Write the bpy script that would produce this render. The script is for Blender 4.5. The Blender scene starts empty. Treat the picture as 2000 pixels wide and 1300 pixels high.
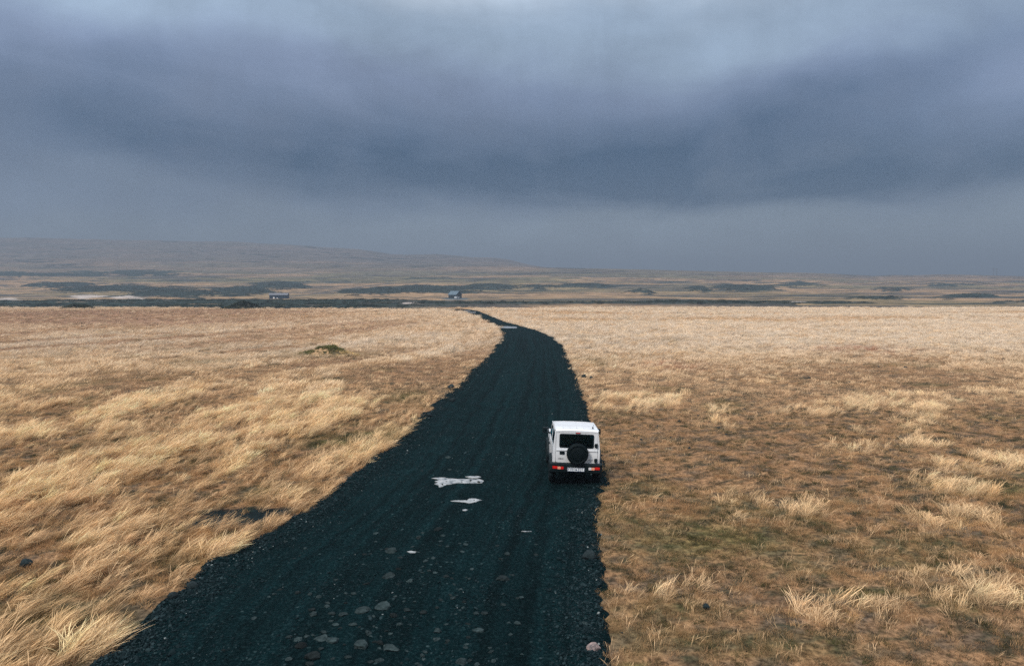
import bpy, bmesh, math, random
import numpy as np
from mathutils import Vector, Matrix

random.seed(7)
RNG = np.random.default_rng(11)
SC = bpy.context.scene
COL = SC.collection

# ------------------------------------------------------------------ camera
H = 6.1            # drone height above the road (m)
F = 1333.0         # focal length in photograph pixels (2000 wide)
HOR = 558.0        # row of the true horizon
PITCH = math.atan((650.0 - HOR) / F)
cam_d = bpy.data.cameras.new('camera')
cam = bpy.data.objects.new('camera', cam_d)
COL.objects.link(cam)
cam.location = (0, 0, H)
cam.rotation_euler = (math.radians(90) - PITCH, 0, 0)
cam_d.sensor_width = 36.0
cam_d.lens = F / 2000.0 * 36.0
cam_d.clip_start = 0.1
cam_d.clip_end = 12000
SC.camera = cam

# ------------------------------------------------------------------ sky and sun
SUN_EL, SUN_AZ = math.radians(42), math.radians(218)      # behind the camera, a little to the left
w = bpy.data.worlds.new('World')
SC.world = w
w.use_nodes = True
wt = w.node_tree
wt.nodes.clear()


class NT:
    """tiny helper to write node graphs"""
    def __init__(self, tree):
        self.t = tree

    def n(self, kind, **kw):
        nd = self.t.nodes.new(kind)
        for k, v in kw.items():
            setattr(nd, k, v)
        return nd

    def put(self, sock, v):
        if isinstance(v, bpy.types.NodeSocket):
            self.t.links.new(v, sock)
        elif v is not None:
            sock.default_value = v

    def m(self, op, a, b=None, c=None, clamp=False):
        nd = self.n('ShaderNodeMath', operation=op, use_clamp=clamp)
        self.put(nd.inputs[0], a)
        if b is not None: self.put(nd.inputs[1], b)
        if c is not None: self.put(nd.inputs[2], c)
        return nd.outputs[0]

    def noise(self, vec, scale, detail=4.0, rough=0.55, dist=0.0, dims='3D'):
        nd = self.n('ShaderNodeTexNoise', noise_dimensions=dims)
        if vec is not None: self.put(nd.inputs['Vector'], vec)
        nd.inputs['Scale'].default_value = scale
        nd.inputs['Detail'].default_value = detail
        nd.inputs['Roughness'].default_value = rough
        nd.inputs['Distortion'].default_value = dist
        return nd.outputs['Fac']

    def mapping(self, vec, scale=(1, 1, 1), rot=(0, 0, 0), loc=(0, 0, 0)):
        nd = self.n('ShaderNodeMapping')
        self.put(nd.inputs['Vector'], vec)
        nd.inputs['Scale'].default_value = scale
        nd.inputs['Rotation'].default_value = rot
        nd.inputs['Location'].default_value = loc
        return nd.outputs[0]

    def ramp(self, fac, stops, interp='LINEAR'):
        nd = self.n('ShaderNodeValToRGB')
        cr = nd.color_ramp
        cr.interpolation = interp
        while len(cr.elements) < len(stops):
            cr.elements.new(0.5)
        for e, (p, c) in zip(cr.elements, stops):
            e.position = p
            e.color = (*c, 1) if len(c) == 3 else c
        self.put(nd.inputs[0], fac)
        return nd.outputs[0]

    def mix(self, fac, a, b, blend='MIX'):
        nd = self.n('ShaderNodeMix', data_type='RGBA', blend_type=blend)
        self.put(nd.inputs[0], fac)
        self.put(nd.inputs[6], a if isinstance(a, bpy.types.NodeSocket) else (*a, 1))
        self.put(nd.inputs[7], b if isinstance(b, bpy.types.NodeSocket) else (*b, 1))
        return nd.outputs[2]

    def smooth(self, v, lo, hi):
        nd = self.n('ShaderNodeMapRange', interpolation_type='SMOOTHSTEP')
        self.put(nd.inputs[0], v)
        nd.inputs[1].default_value = lo
        nd.inputs[2].default_value = hi
        return nd.outputs[0]

    def scalecol(self, col, fac):
        nd = self.n('ShaderNodeVectorMath', operation='SCALE')
        self.put(nd.inputs[0], col)
        self.put(nd.inputs[3], fac)
        return nd.outputs[0]


g = NT(wt)
dirv = g.n('ShaderNodeTexCoord').outputs['Generated']
sx = g.n('ShaderNodeSeparateXYZ')
g.put(sx.inputs[0], dirv)
dx, dy, dz = sx.outputs
n_big = g.noise(g.mapping(dirv, (1.5, 1.5, 2.6), (0.0, 0.45, 0.0), (3.1, 0.7, 0.2)), 1.9, 4.0, 0.5, 0.5)
n_str = g.noise(g.mapping(dirv, (1.4, 1.4, 4.6), (0.0, 0.75, 0.0), (0.3, 1.9, 5.0)), 2.4, 5.0, 0.52, 0.7)
nb = g.m('SUBTRACT', n_big, 0.5)
ns = g.m('SUBTRACT', n_str, 0.5)
v = g.m('ADD', dz, g.m('MULTIPLY', nb, 0.15))
v = g.m('ADD', v, g.m('MULTIPLY', ns, 0.08))
base = g.ramp(g.m('MAXIMUM', v, 0.0), [
    (0.00, (0.128, 0.160, 0.196)), (0.07, (0.122, 0.155, 0.195)), (0.13, (0.094, 0.126, 0.182)),
    (0.20, (0.090, 0.122, 0.190)), (0.265, (0.125, 0.160, 0.240)), (0.34, (0.165, 0.216, 0.284)),
    (0.48, (0.42, 0.475, 0.54)), (0.68, (0.86, 0.91, 0.98)), (1.0, (1.12, 1.16, 1.22))], 'EASE')


def lobe(px, py, rpx, rpy, k, tilt=0.0, wob=0.35):
    """a cloud mass centred in one direction of the sky"""
    u, z = (px - 1000) / F, (HOR - py) / F
    ln = math.sqrt(1 + u * u + z * z)
    u, z = u / ln, z / ln
    ex = g.m('SUBTRACT', g.m('ADD', dx, g.m('MULTIPLY', nb, wob)), u)
    ez = g.m('SUBTRACT', g.m('ADD', g.m('ADD', dz, g.m('MULTIPLY', ns, wob * 0.26)), g.m('MULTIPLY', dx, -tilt)), z - tilt * u)
    e = g.m('ADD', g.m('POWER', g.m('ABSOLUTE', g.m('DIVIDE', ex, rpx / F)), 2.0),
            g.m('POWER', g.m('ABSOLUTE', g.m('DIVIDE', ez, rpy / F)), 2.0))
    gs = g.m('EXPONENT', g.m('MULTIPLY', e, -1.0))
    return g.m('MULTIPLY', g.m('MULTIPLY', gs, k), g.smooth(dy, 0.1, 0.6))


mott = g.m('SUBTRACT', g.noise(g.mapping(dirv, (1.5, 1.5, 3.0), (0.0, 0.6, 0.0), (7.7, 2.2, 0.4)), 4.2, 9.0, 0.60, 0.5), 0.5)
puff = g.m('SUBTRACT', g.noise(g.mapping(dirv, (1.2, 1.2, 2.0), (0.0, 0.5, 0.0), (1.1, 6.2, 3.4)), 3.0, 7.0, 0.55, 0.3), 0.5)
dark = lobe(1520, 350, 560, 72, 1.15, -0.02, 0.30)
under = g.m('ADD', dz, g.m('ADD', g.m('MULTIPLY', ns, 0.07), g.m('MULTIPLY', mott, 0.05)))
dark = g.m('MULTIPLY', dark, g.smooth(under, 0.075, 0.130))
for a in ((1620, 200, 330, 62, 0.55, 0.25), (470, 290, 340, 75, 0.85, -0.10), (1080, 350, 260, 50, 0.35, 0.0), (170, 140, 190, 60, 0.30, 0.0), (1050, 250, 320, 70, 0.28, 0.1), (820, 240, 260, 60, 0.10, 0.1)):
    dark = g.m('ADD', dark, lobe(*a))
dark = g.m('MULTIPLY', dark, g.m('ADD', 1.0, g.m('ADD', g.m('MULTIPLY', puff, 2.0), g.m('MULTIPLY', mott, 1.3))))
lite = lobe(1080, 480, 420, 40, 0.12)
for a in ((780, 30, 460, 90, 0.10, 0.0), (1280, 60, 260, 50, 0.12, 0.15), (1950, 140, 180, 90, 0.25, 0.1), (100, 20, 300, 80, 0.25, 0.0), (1750, 20, 300, 70, 0.15, 0.2)):
    lite = g.m('ADD', lite, lobe(*a))
fac = g.m('ADD', 1.0, lite)
fac = g.m('MULTIPLY', fac, g.m('ADD', 1.0, g.m('ADD', g.m('MULTIPLY', puff, 0.75), g.m('MULTIPLY', mott, 0.6))))
base = g.mix(g.m('MINIMUM', g.m('MAXIMUM', dark, 0.0), 1.0), g.scalecol(base, fac), (0.006, 0.033, 0.078))
fib = g.m('SUBTRACT', g.noise(g.mapping(dirv, (7.0, 7.0, 1.6), (0.0, 0.25, 0.0), (2.7, 0.2, 4.4)), 2.6, 6.0, 0.6, 0.4), 0.5)
base = g.scalecol(base, g.m('ADD', 1.0, g.m('MULTIPLY', fib, 0.28)))
cloud_bg = g.n('ShaderNodeBackground')
g.put(cloud_bg.inputs['Color'], base)
cloud_bg.inputs['Strength'].default_value = 0.9
nish = g.n('ShaderNodeTexSky', sky_type='NISHITA')
nish.sun_disc = False
nish.sun_elevation = SUN_EL
nish.sun_rotation = SUN_AZ
sky_bg = g.n('ShaderNodeBackground')
g.put(sky_bg.inputs['Color'], nish.outputs[0])
sky_bg.inputs['Strength'].default_value = 0.08
mx = g.n('ShaderNodeMixShader')
mx.inputs[0].default_value = 0.95
wt.links.new(sky_bg.outputs[0], mx.inputs[1])
wt.links.new(cloud_bg.outputs[0], mx.inputs[2])
wo = g.n('ShaderNodeOutputWorld')
wt.links.new(mx.outputs[0], wo.inputs['Surface'])

sun_d = bpy.data.lights.new('sun', 'SUN')
sun_d.energy = 1.5
sun_d.angle = math.radians(14)
sun_d.color = (1.0, 0.93, 0.82)
sun = bpy.data.objects.new('sun', sun_d)
COL.objects.link(sun)
sd = Vector((math.sin(SUN_AZ) * math.cos(SUN_EL), math.cos(SUN_AZ) * math.cos(SUN_EL), math.sin(SUN_EL)))
sun.rotation_euler = (-sd).to_track_quat('-Z', 'Y').to_euler()
sun.location = (0, -30, 60)

SC.view_settings.view_transform = 'Standard'
SC.view_settings.look = 'None'
SC.view_settings.gamma = 1.0
SC.view_settings.exposure = 1.0
SC.view_settings.use_curve_mapping = False
SC.render.engine = 'CYCLES'
SC.cycles.use_denoising = False
SC.cycles.use_adaptive_sampling = False
SC.cycles.sample_clamp_indirect = 3.0
SC.cycles.caustics_refractive = False
SC.cycles.caustics_reflective = False
SC.cycles.max_bounces = 6
SC.cycles.diffuse_bounces = 3
SC.cycles.transparent_max_bounces = 6
SC.cycles.volume_bounces = 0
SC.cycles.use_light_tree = False


# ------------------------------------------------------------------ small helpers
def link(o, parent=None):
    COL.objects.link(o)
    if parent is not None:
        o.parent = parent
    return o


def tag(o, label=None, cat=None, group=None, kind=None):
    if label: o['label'] = label
    if cat: o['category'] = cat
    if group: o['group'] = group
    if kind: o['kind'] = kind
    return o


def empty(name, loc=(0, 0, 0), rot=(0, 0, 0)):
    o = bpy.data.objects.new(name, None)
    o.empty_display_size = 0.2
    o.location = loc
    o.rotation_euler = rot
    return link(o)


def grid_mesh(name, X, Y, Z):
    """a mesh from 2-D coordinate arrays"""
    r, c = X.shape
    me = bpy.data.meshes.new(name)
    co = np.stack([X, Y, Z], -1).reshape(-1, 3).astype(np.float32)
    i = np.arange(r * c).reshape(r, c)
    q = np.stack([i[:-1, :-1], i[:-1, 1:], i[1:, 1:], i[1:, :-1]], -1).reshape(-1, 4)
    me.vertices.add(len(co))
    me.vertices.foreach_set('co', co.ravel())
    me.loops.add(q.size)
    me.loops.foreach_set('vertex_index', q.ravel().astype(np.int32))
    me.polygons.add(len(q))
    me.polygons.foreach_set('loop_start', np.arange(0, q.size, 4, dtype=np.int32))
    me.polygons.foreach_set('loop_total', np.full(len(q), 4, dtype=np.int32))
    me.polygons.foreach_set('use_smooth', np.ones(len(q), dtype=bool))
    me.update()
    me.validate()
    return me


def set_col(me, name, rgb):
    a = me.attributes.new(name, 'FLOAT_COLOR', 'POINT')
    c = np.ones((len(rgb), 4), np.float32)
    c[:, :3] = rgb
    a.data.foreach_set('color', c.ravel())


def set_float(me, name, val):
    a = me.attributes.new(name, 'FLOAT', 'POINT')
    a.data.foreach_set('value', np.asarray(val, np.float32).ravel())


def _hash(ix, iy, seed):
    h = (ix.astype(np.int64) * 374761393 + iy.astype(np.int64) * 668265263 + seed * 974634777) & 0xFFFFFFFF
    h = ((h ^ (h >> 13)) * 1274126177) & 0xFFFFFFFF
    h = ((h ^ (h >> 16)) * 2246822519) & 0xFFFFFFFF
    return ((h ^ (h >> 15)) & 0xFFFFFF) / float(0xFFFFFF)


def vnoise(x, y, seed=0):
    x, y = np.asarray(x, float), np.asarray(y, float)
    ix, iy = np.floor(x), np.floor(y)
    fx, fy = x - ix, y - iy
    fx, fy = fx * fx * fx * (fx * (fx * 6 - 15) + 10), fy * fy * fy * (fy * (fy * 6 - 15) + 10)
    a, b = _hash(ix, iy, seed), _hash(ix + 1, iy, seed)
    c, d = _hash(ix, iy + 1, seed), _hash(ix + 1, iy + 1, seed)
    return (a * (1 - fx) + b * fx) * (1 - fy) + (c * (1 - fx) + d * fx) * fy


def fbm(x, y, scale, seed=0, oct=4, gain=0.5):
    t, amp, s, tot = 0.0, 1.0, 1.0 / scale, 0.0
    for k in range(oct):
        ca, sa = math.cos(0.6 * k + 0.3), math.sin(0.6 * k + 0.3)
        t = t + amp * vnoise((x * ca - y * sa) * s + 17.3 * k, (x * sa + y * ca) * s - 9.1 * k, seed + k * 31)
        tot += amp
        amp *= gain
        s *= 2.03
    return t / tot


def sstep(v, lo, hi):
    t = np.clip((v - lo) / (hi - lo), 0, 1)
    return t * t * (3 - 2 * t)


CP, SP = math.cos(PITCH), math.sin(PITCH)


def at(px, py, z=-0.05):
    """where the sight line through a photograph pixel meets the level z"""
    u, vv = (px - 1000) / F, (650 - py) / F
    d = (u, CP + vv * SP, -SP + vv * CP)
    t = (z - H) / d[2]
    return Vector((d[0] * t, d[1] * t, z))


def row_to_y(py, z=-0.05):
    return at(1000, py, z).y


# ------------------------------------------------------------------ materials
def principled(name, color, rough=0.6, spec=0.5, metal=0.0, **kw):
    m = bpy.data.materials.new(name)
    m.use_nodes = True
    b = m.node_tree.nodes['Principled BSDF']
    b.inputs['Base Color'].default_value = (*color, 1)
    b.inputs['Roughness'].default_value = rough
    b.inputs['Specular IOR Level'].default_value = spec
    b.inputs['Metallic'].default_value = metal
    for k, val in kw.items():
        b.inputs[k.replace('_', ' ')].default_value = val
    return m


def mottled(name, c1, c2, scale, rough=0.6, spec=0.4, bump=0.0, detail=5.0, metal=0.0):
    m = principled(name, c1, rough, spec, metal)
    t = NT(m.node_tree)
    b = m.node_tree.nodes['Principled BSDF']
    tc = t.n('ShaderNodeTexCoord').outputs['Object']
    nz = t.noise(tc, scale, detail, 0.6)
    t.put(b.inputs['Base Color'], t.ramp(nz, [(0.32, c1), (0.68, c2)]))
    if bump:
        bp = t.n('ShaderNodeBump')
        bp.inputs['Strength'].default_value = 0.6
        bp.inputs['Distance'].default_value = bump
        t.put(bp.inputs['Height'], t.noise(tc, scale * 3.1, 6.0, 0.6))
        t.put(b.inputs['Normal'], bp.outputs[0])
    return m


M = {}
M['white_paint'] = mottled('white_paint', (0.66, 0.68, 0.71), (0.58, 0.59, 0.61), 2.3, 0.28, 0.5)
_t = NT(M['white_paint'].node_tree)
_b = M['white_paint'].node_tree.nodes['Principled BSDF']
_c = _b.inputs['Base Color'].links[0].from_socket
_o = _t.n('ShaderNodeTexCoord').outputs['Object']
_s = _t.n('ShaderNodeSeparateXYZ')
_t.put(_s.inputs[0], _o)
_d = _t.m('SUBTRACT', 1.0, _t.smooth(_t.m('ADD', _s.outputs[2], _t.m('MULTIPLY', _t.m('SUBTRACT', _t.noise(_o, 5.0, 6.0, 0.65), 0.5), 0.5)), 0.58, 1.05))
_t.put(_b.inputs['Base Color'], _t.mix(_t.m('MULTIPLY', _d, 0.25), _c, (0.26, 0.22, 0.18)))
M['black_plastic'] = mottled('black_plastic', (0.004, 0.009, 0.011), (0.008, 0.015, 0.018), 9.0, 0.6, 0.15, 0.002)
M['rubber'] = mottled('rubber', (0.003, 0.006, 0.007), (0.008, 0.012, 0.013), 14.0, 0.85, 0.08, 0.004)
M['cover'] = mottled('cover', (0.0015, 0.0045, 0.0055), (0.003, 0.007, 0.0085), 6.0, 0.6, 0.08)
_m = bpy.data.materials.new('car_glass')
_m.use_nodes = True
_m.node_tree.nodes.clear()
_t = NT(_m.node_tree)
_tr, _gl, _mx, _ou = (_t.n(k) for k in ('ShaderNodeBsdfTransparent', 'ShaderNodeBsdfGlossy', 'ShaderNodeMixShader', 'ShaderNodeOutputMaterial'))
_tr.inputs['Color'].default_value = (0.12, 0.42, 0.48, 1)
_gl.inputs['Color'].default_value = (0.25, 0.75, 0.95, 1)
_gl.inputs['Roughness'].default_value = 0.04
_t.put(_mx.inputs[0], _t.m('ADD', 0.012, _t.m('MULTIPLY', _t.n('ShaderNodeLayerWeight').outputs['Fresnel'], 0.10)))
for _i, _o in ((1, _tr), (2, _gl)): _m.node_tree.links.new(_o.outputs[0], _mx.inputs[_i])
_m.node_tree.links.new(_mx.outputs[0], _ou.inputs['Surface'])
M['glass'] = _m
M['mirror_glass'] = principled('mirror_glass', (0.30, 0.36, 0.40), 0.05, 0.5, 1.0)
M['red_lens'] = principled('red_lens', (0.55, 0.015, 0.012), 0.15, 0.5)
M['amber_lens'] = principled('amber_lens', (0.75, 0.30, 0.20), 0.15, 0.5)
M['clear_lens'] = principled('clear_lens', (0.62, 0.60, 0.62), 0.12, 0.5)
M['plate_white'] = principled('plate_white', (0.72, 0.75, 0.76), 0.4)
M['plate_blue'] = principled('plate_blue', (0.015, 0.04, 0.13), 0.4)
M['badge'] = principled('badge_metal', (0.22, 0.23, 0.25), 0.3, 0.5, 0.8)
M['interior'] = mottled('interior', (0.03, 0.05, 0.055), (0.06, 0.085, 0.09), 8.0, 0.8, 0.2)
M['steel'] = principled('steel_rim', (0.10, 0.10, 0.11), 0.4, 0.5, 0.7)
M['lava'] = mottled('lava_rock', (0.006, 0.013, 0.015), (0.024, 0.034, 0.037), 7.0, 0.85, 0.12, 0.02)
M['pink_stone'] = mottled('pink_stone', (0.02, 0.028, 0.032), (0.33, 0.24, 0.22), 3.2, 0.8, 0.3, 0.02)
M['road_stone'] = mottled('road_stone', (0.006, 0.017, 0.019), (0.055, 0.082, 0.085), 2.2, 0.85, 0.12, 0.03)
_t = NT(M['road_stone'].node_tree)
_b = M['road_stone'].node_tree.nodes['Principled BSDF']
_c = _b.inputs['Base Color'].links[0].from_socket
_t.put(_b.inputs['Base Color'], _t.scalecol(_c, _t.m('ADD', 0.12, _t.m('MULTIPLY', _t.n('ShaderNodeObjectInfo').outputs['Random'], 0.75))))
M['timber_dark'] = mottled('dark_boards', (0.002, 0.010, 0.014), (0.004, 0.015, 0.020), 1.4, 0.7, 0.3)
M['timber_blue'] = mottled('blue_boards', (0.002, 0.014, 0.034), (0.003, 0.020, 0.045), 1.1, 0.6, 0.3)
M['roof_grey'] = mottled('grey_roof', (0.060, 0.100, 0.135), (0.080, 0.125, 0.160), 0.8, 0.5, 0.4)
M['roof_pale'] = mottled('pale_roof', (0.10, 0.105, 0.125), (0.13, 0.135, 0.155), 0.8, 0.5, 0.4)
M['white_trim'] = principled('white_trim', (0.7, 0.72, 0.74), 0.5)
M['window_pane'] = principled('window_pane', (0.03, 0.05, 0.07), 0.08, 0.5)
M['white_wall'] = mottled('white_render', (0.70, 0.70, 0.70), (0.6, 0.6, 0.62), 1.0, 0.7, 0.3)
M['weathered'] = principled('weathered_wood', (0.10, 0.09, 0.08), 0.8)


def field_material(name, fine, bump, con=1.0):
    """soil and matted stalks: the colour map of the land times fine mottling"""
    m = principled(name, (0.2, 0.15, 0.1), 0.95, 0.08)
    t = NT(m.node_tree)
    b = m.node_tree.nodes['Principled BSDF']
    a = t.n('ShaderNodeAttribute', attribute_name='tint')
    pos = t.n('ShaderNodeNewGeometry').outputs['Position']
    n1 = t.noise(pos, fine, 6.0, 0.65)
    n2 = t.noise(t.mapping(pos, (1, 0.35, 1), (0, 0, 0.2)), fine * 0.27, 5.0, 0.6)
    k = t.m('MULTIPLY', t.smooth(n1, 0.30, 0.70), con)
    k = t.m('ADD', t.m('ADD', 0.80 - con / 2, k), t.m('MULTIPLY', t.m('SUBTRACT', n2, 0.5), 0.7))
    t.put(b.inputs['Base Color'], t.scalecol(a.outputs['Color'], k))
    bp = t.n('ShaderNodeBump')
    bp.inputs['Strength'].default_value = 0.8
    bp.inputs['Distance'].default_value = bump
    t.put(bp.inputs['Height'], n1)
    t.put(b.inputs['Normal'], bp.outputs[0])
    return m


M['field'] = field_material('field_soil', 9.0, 0.06)
M['hills'] = field_material('hill_heath', 0.06, 0.8, 0.45)


def grass_material(name, k_tr):
    m = bpy.data.materials.new(name)
    m.use_nodes = True
    nt = m.node_tree
    nt.nodes.clear()
    t = NT(nt)
    tint = t.n('ShaderNodeAttribute', attribute_name='tint', attribute_type='INSTANCER').outputs['Color']
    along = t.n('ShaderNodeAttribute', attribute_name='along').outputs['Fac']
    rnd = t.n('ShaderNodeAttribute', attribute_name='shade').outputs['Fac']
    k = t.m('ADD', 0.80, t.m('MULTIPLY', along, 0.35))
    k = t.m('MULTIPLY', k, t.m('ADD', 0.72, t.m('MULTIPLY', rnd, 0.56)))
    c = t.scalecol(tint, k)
    d = t.n('ShaderNodeBsdfDiffuse')
    tr = t.n('ShaderNodeBsdfTranslucent')
    t.put(d.inputs['Color'], c)
    t.put(tr.inputs['Color'], c)
    mxx = t.n('ShaderNodeMixShader')
    mxx.inputs[0].default_value = k_tr
    nt.links.new(d.outputs[0], mxx.inputs[1])
    nt.links.new(tr.outputs[0], mxx.inputs[2])
    o = t.n('ShaderNodeOutputMaterial')
    nt.links.new(mxx.outputs[0], o.inputs['Surface'])
    return m


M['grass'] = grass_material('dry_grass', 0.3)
M['stone_tint'] = principled('gravel_stone', (0.03, 0.045, 0.05), 0.8, 0.1)
_t = NT(M['stone_tint'].node_tree)
_t.put(M['stone_tint'].node_tree.nodes['Principled BSDF'].inputs['Base Color'],
       _t.n('ShaderNodeAttribute', attribute_name='tint', attribute_type='INSTANCER').outputs['Color'])
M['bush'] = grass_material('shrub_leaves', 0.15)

# road gravel
m = principled('road_gravel', (0.01, 0.02, 0.024), 0.9, 0.03)
t = NT(m.node_tree)
b = m.node_tree.nodes['Principled BSDF']
pos = t.n('ShaderNodeNewGeometry').outputs['Position']
acr = t.n('ShaderNodeAttribute', attribute_name='across').outputs['Fac']
alg = t.n('ShaderNodeAttribute', attribute_name='along').outputs['Fac']
cmb = t.n('ShaderNodeCombineXYZ')
t.put(cmb.inputs[0], t.m('MULTIPLY', acr, 26.0))
t.put(cmb.inputs[1], t.m('MULTIPLY', alg, 0.035))
track = t.noise(cmb.outputs[0], 1.0, 4.0, 0.55)
grit = t.noise(pos, 16.0, 6.0, 0.75)
patch = t.noise(pos, 0.9, 4.0, 0.6)
vor = t.n('ShaderNodeTexVoronoi', feature='F1')
vor.inputs['Scale'].default_value = 9.0
t.put(vor.inputs['Vector'], pos)
c = t.ramp(grit, [(0.32, (0.0003, 0.0034, 0.0042)), (0.52, (0.0014, 0.0096, 0.0114)), (0.70, (0.0130, 0.0300, 0.0325))])
c = t.scalecol(c, t.m('ADD', 0.58, t.m('MULTIPLY', t.smooth(track, 0.25, 0.75), 0.80)))
c = t.scalecol(c, t.m('ADD', 0.55, t.m('MULTIPLY', patch, 0.9)))
# scattered pale chips of stone pressed into the surface
vcol = t.n('ShaderNodeSeparateColor')
t.put(vcol.inputs[0], vor.outputs['Color'])
chip = t.m('MULTIPLY', t.smooth(vcol.outputs[0], 0.90, 0.94), t.m('SUBTRACT', 1.0, t.smooth(vor.outputs['Distance'], 0.22, 0.34)))
c = t.mix(t.m('MULTIPLY', chip, t.smooth(patch, 0.38, 0.62)), c, (0.030, 0.052, 0.055))
t.put(b.inputs['Base Color'], c)
bp = t.n('ShaderNodeBump')
bp.inputs['Strength'].default_value = 1.0
bp.inputs['Distance'].default_value = 0.04
t.put(bp.inputs['Height'], t.m('ADD', grit, t.m('MULTIPLY', vor.outputs['Distance'], -0.5)))
t.put(b.inputs['Normal'], bp.outputs[0])
M['road'] = m

# puddle water; pale base colour stands in for the bright sky reflection
m = principled('water_painted_sheen', (0.60, 0.60, 0.58), 0.04, 0.5)
t = NT(m.node_tree)
b = m.node_tree.nodes['Principled BSDF']
pos = t.n('ShaderNodeNewGeometry').outputs['Position']
t.put(b.inputs['Base Color'], t.ramp(t.noise(pos, 5.0, 5.0, 0.6), [(0.34, (0.06, 0.075, 0.075)), (0.44, (0.24, 0.25, 0.25)), (0.64, (0.40, 0.40, 0.395))]))
M['puddle'] = m

# ------------------------------------------------------------------ the lie of the road
LEFT_PX = [(185, 1300), (255, 1235), (330, 1170), (430, 1095), (500, 1060), (600, 995), (680, 935), (740, 890), (790, 850),
           (840, 800), (890, 757), (920, 728), (950, 700), (974, 672), (986, 655), (975, 640), (950, 626), (932, 618),
           (912, 611), (901, 607.4), (880, 605.0), (840, 603.6), (700, 602.4), (500, 601.4), (300, 600.4)]
RIGHT_PX = [(1180, 1300), (1172, 1260), (1162, 1180), (1158, 1080), (1160, 1000), (1172, 940), (1166, 880), (1152, 830),
            (1140, 780), (1126, 745), (1114, 710), (1100, 680), (1082, 659), (1050, 646), (1020, 637.5), (985, 628.5),
            (960, 618.5), (945, 612), (934, 607.5), (918, 604.2), (890, 602.0), (850, 600.8), (700, 599.9), (500, 599.2)]


def edge_arrays(lst):
    pts = sorted(((at(px, py).y, at(px, py).x) for px, py in lst))
    ys, xs = [p[0] for p in pts], [p[1] for p in pts]
    sl = (xs[3] - xs[0]) / (ys[3] - ys[0])
    ys = [ys[0] - 60] + ys
    xs = [xs[0] - 60 * sl] + xs
    return np.array(ys), np.array(xs)


LY, LX = edge_arrays(LEFT_PX)
RY, RX = edge_arrays(RIGHT_PX)


def road_lr(y):
    y = np.asarray(y, float)
    wob = sstep(y, 150, 100)
    l = np.interp(y, LY, LX) + wob * ((fbm(y, 0 * y, 1.3, 5, 3) - .5) * 0.55 + (fbm(y, 0 * y + 9, 0.35, 6, 2) - .5) * 0.22)
    r = np.interp(y, RY, RX) + wob * ((fbm(y, 0 * y + 5, 1.6, 7, 3) - .5) * 0.40 + (fbm(y, 0 * y + 14, 0.35, 8, 2) - .5) * 0.18)
    return l, r


PUDDLES_PX = [
    # outline in photograph pixels, label
    ([(843, 934), (852, 933), (866, 932.5), (876, 934.6), (890, 935.2), (905, 935.6), (925, 936), (937, 936), (945, 939.5),
      (942, 943), (930, 944.2), (910, 944), (890, 943.6), (882, 945.5), (872, 946.6), (864, 950.6), (857, 951.6), (857, 947.6),
      (848, 945), (856, 942), (849, 940), (857, 938), (853, 935.5)],
     'largest ragged pale puddle on the black road left of the jeep'),
    ([(909, 931.6), (920, 930.6), (934, 930.8), (940, 932.4), (934, 934.2), (918, 934)],
     'thin puddle sliver just above the right half of the largest puddle'),
    ([(880, 979), (896, 977.8), (912, 978.2), (916, 974.8), (922, 973.6), (932, 975.5), (941, 977.5), (930, 981), (916, 983.8),
      (908, 981.6), (895, 980.8)],
     'small pointed pale puddle below the largest ragged puddle'),
    ([(903, 996), (909, 995), (914, 996), (910, 998), (904, 997.6)], 'tiny bright puddle below the pointed pale puddle'),
    ([(795, 1078.4), (803, 1077.2), (813, 1079), (811, 1081), (801, 1081.2)], 'tiny white puddle among stones in the near road centre'),
    ([(1018, 1034.2), (1026, 1033.8), (1039, 1034.0), (1038, 1034.8), (1026, 1035.0)], 'thin streak of water near the right wheel track'),
    ([(973, 638.0), (990, 637.0), (1004, 637.8), (1010, 638.6), (1009, 640.8), (990, 640.9), (976, 640.4)],
     'long pale puddle lying across the far road bend'),
    ([(905, 606.2), (918, 605.9), (919, 607.4), (906, 607.5)], 'farthest pale puddle where the road turns away'),
    ([(913, 609.3), (928, 609.1), (930, 610.8), (914, 610.9)], 'pale puddle just below the farthest puddle on the road'),
]
PUD = []
for pts, lab in PUDDLES_PX:
    wpts = [at(px, py) for px, py in pts]
    cx = sum(p.x for p in wpts) / len(wpts)
    cy = sum(p.y for p in wpts) / len(wpts)
    rx = max(abs(p.x - cx) for p in wpts)
    ry = max(abs(p.y - cy) for p in wpts)
    PUD.append((cx, cy, rx, ry, wpts, lab))


def road_base(x, y):
    l, r = road_lr(y)
    c = (l + r) / 2
    hw = np.maximum((r - l) / 2, 0.5)
    d = np.clip(np.abs(x - c), 0, 5)
    return -0.026 * d - 0.02


PUD_Z = [float(road_base(np.array([p[0]]), np.array([p[1]]))[0]) - 0.01 for p in PUD]


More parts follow.
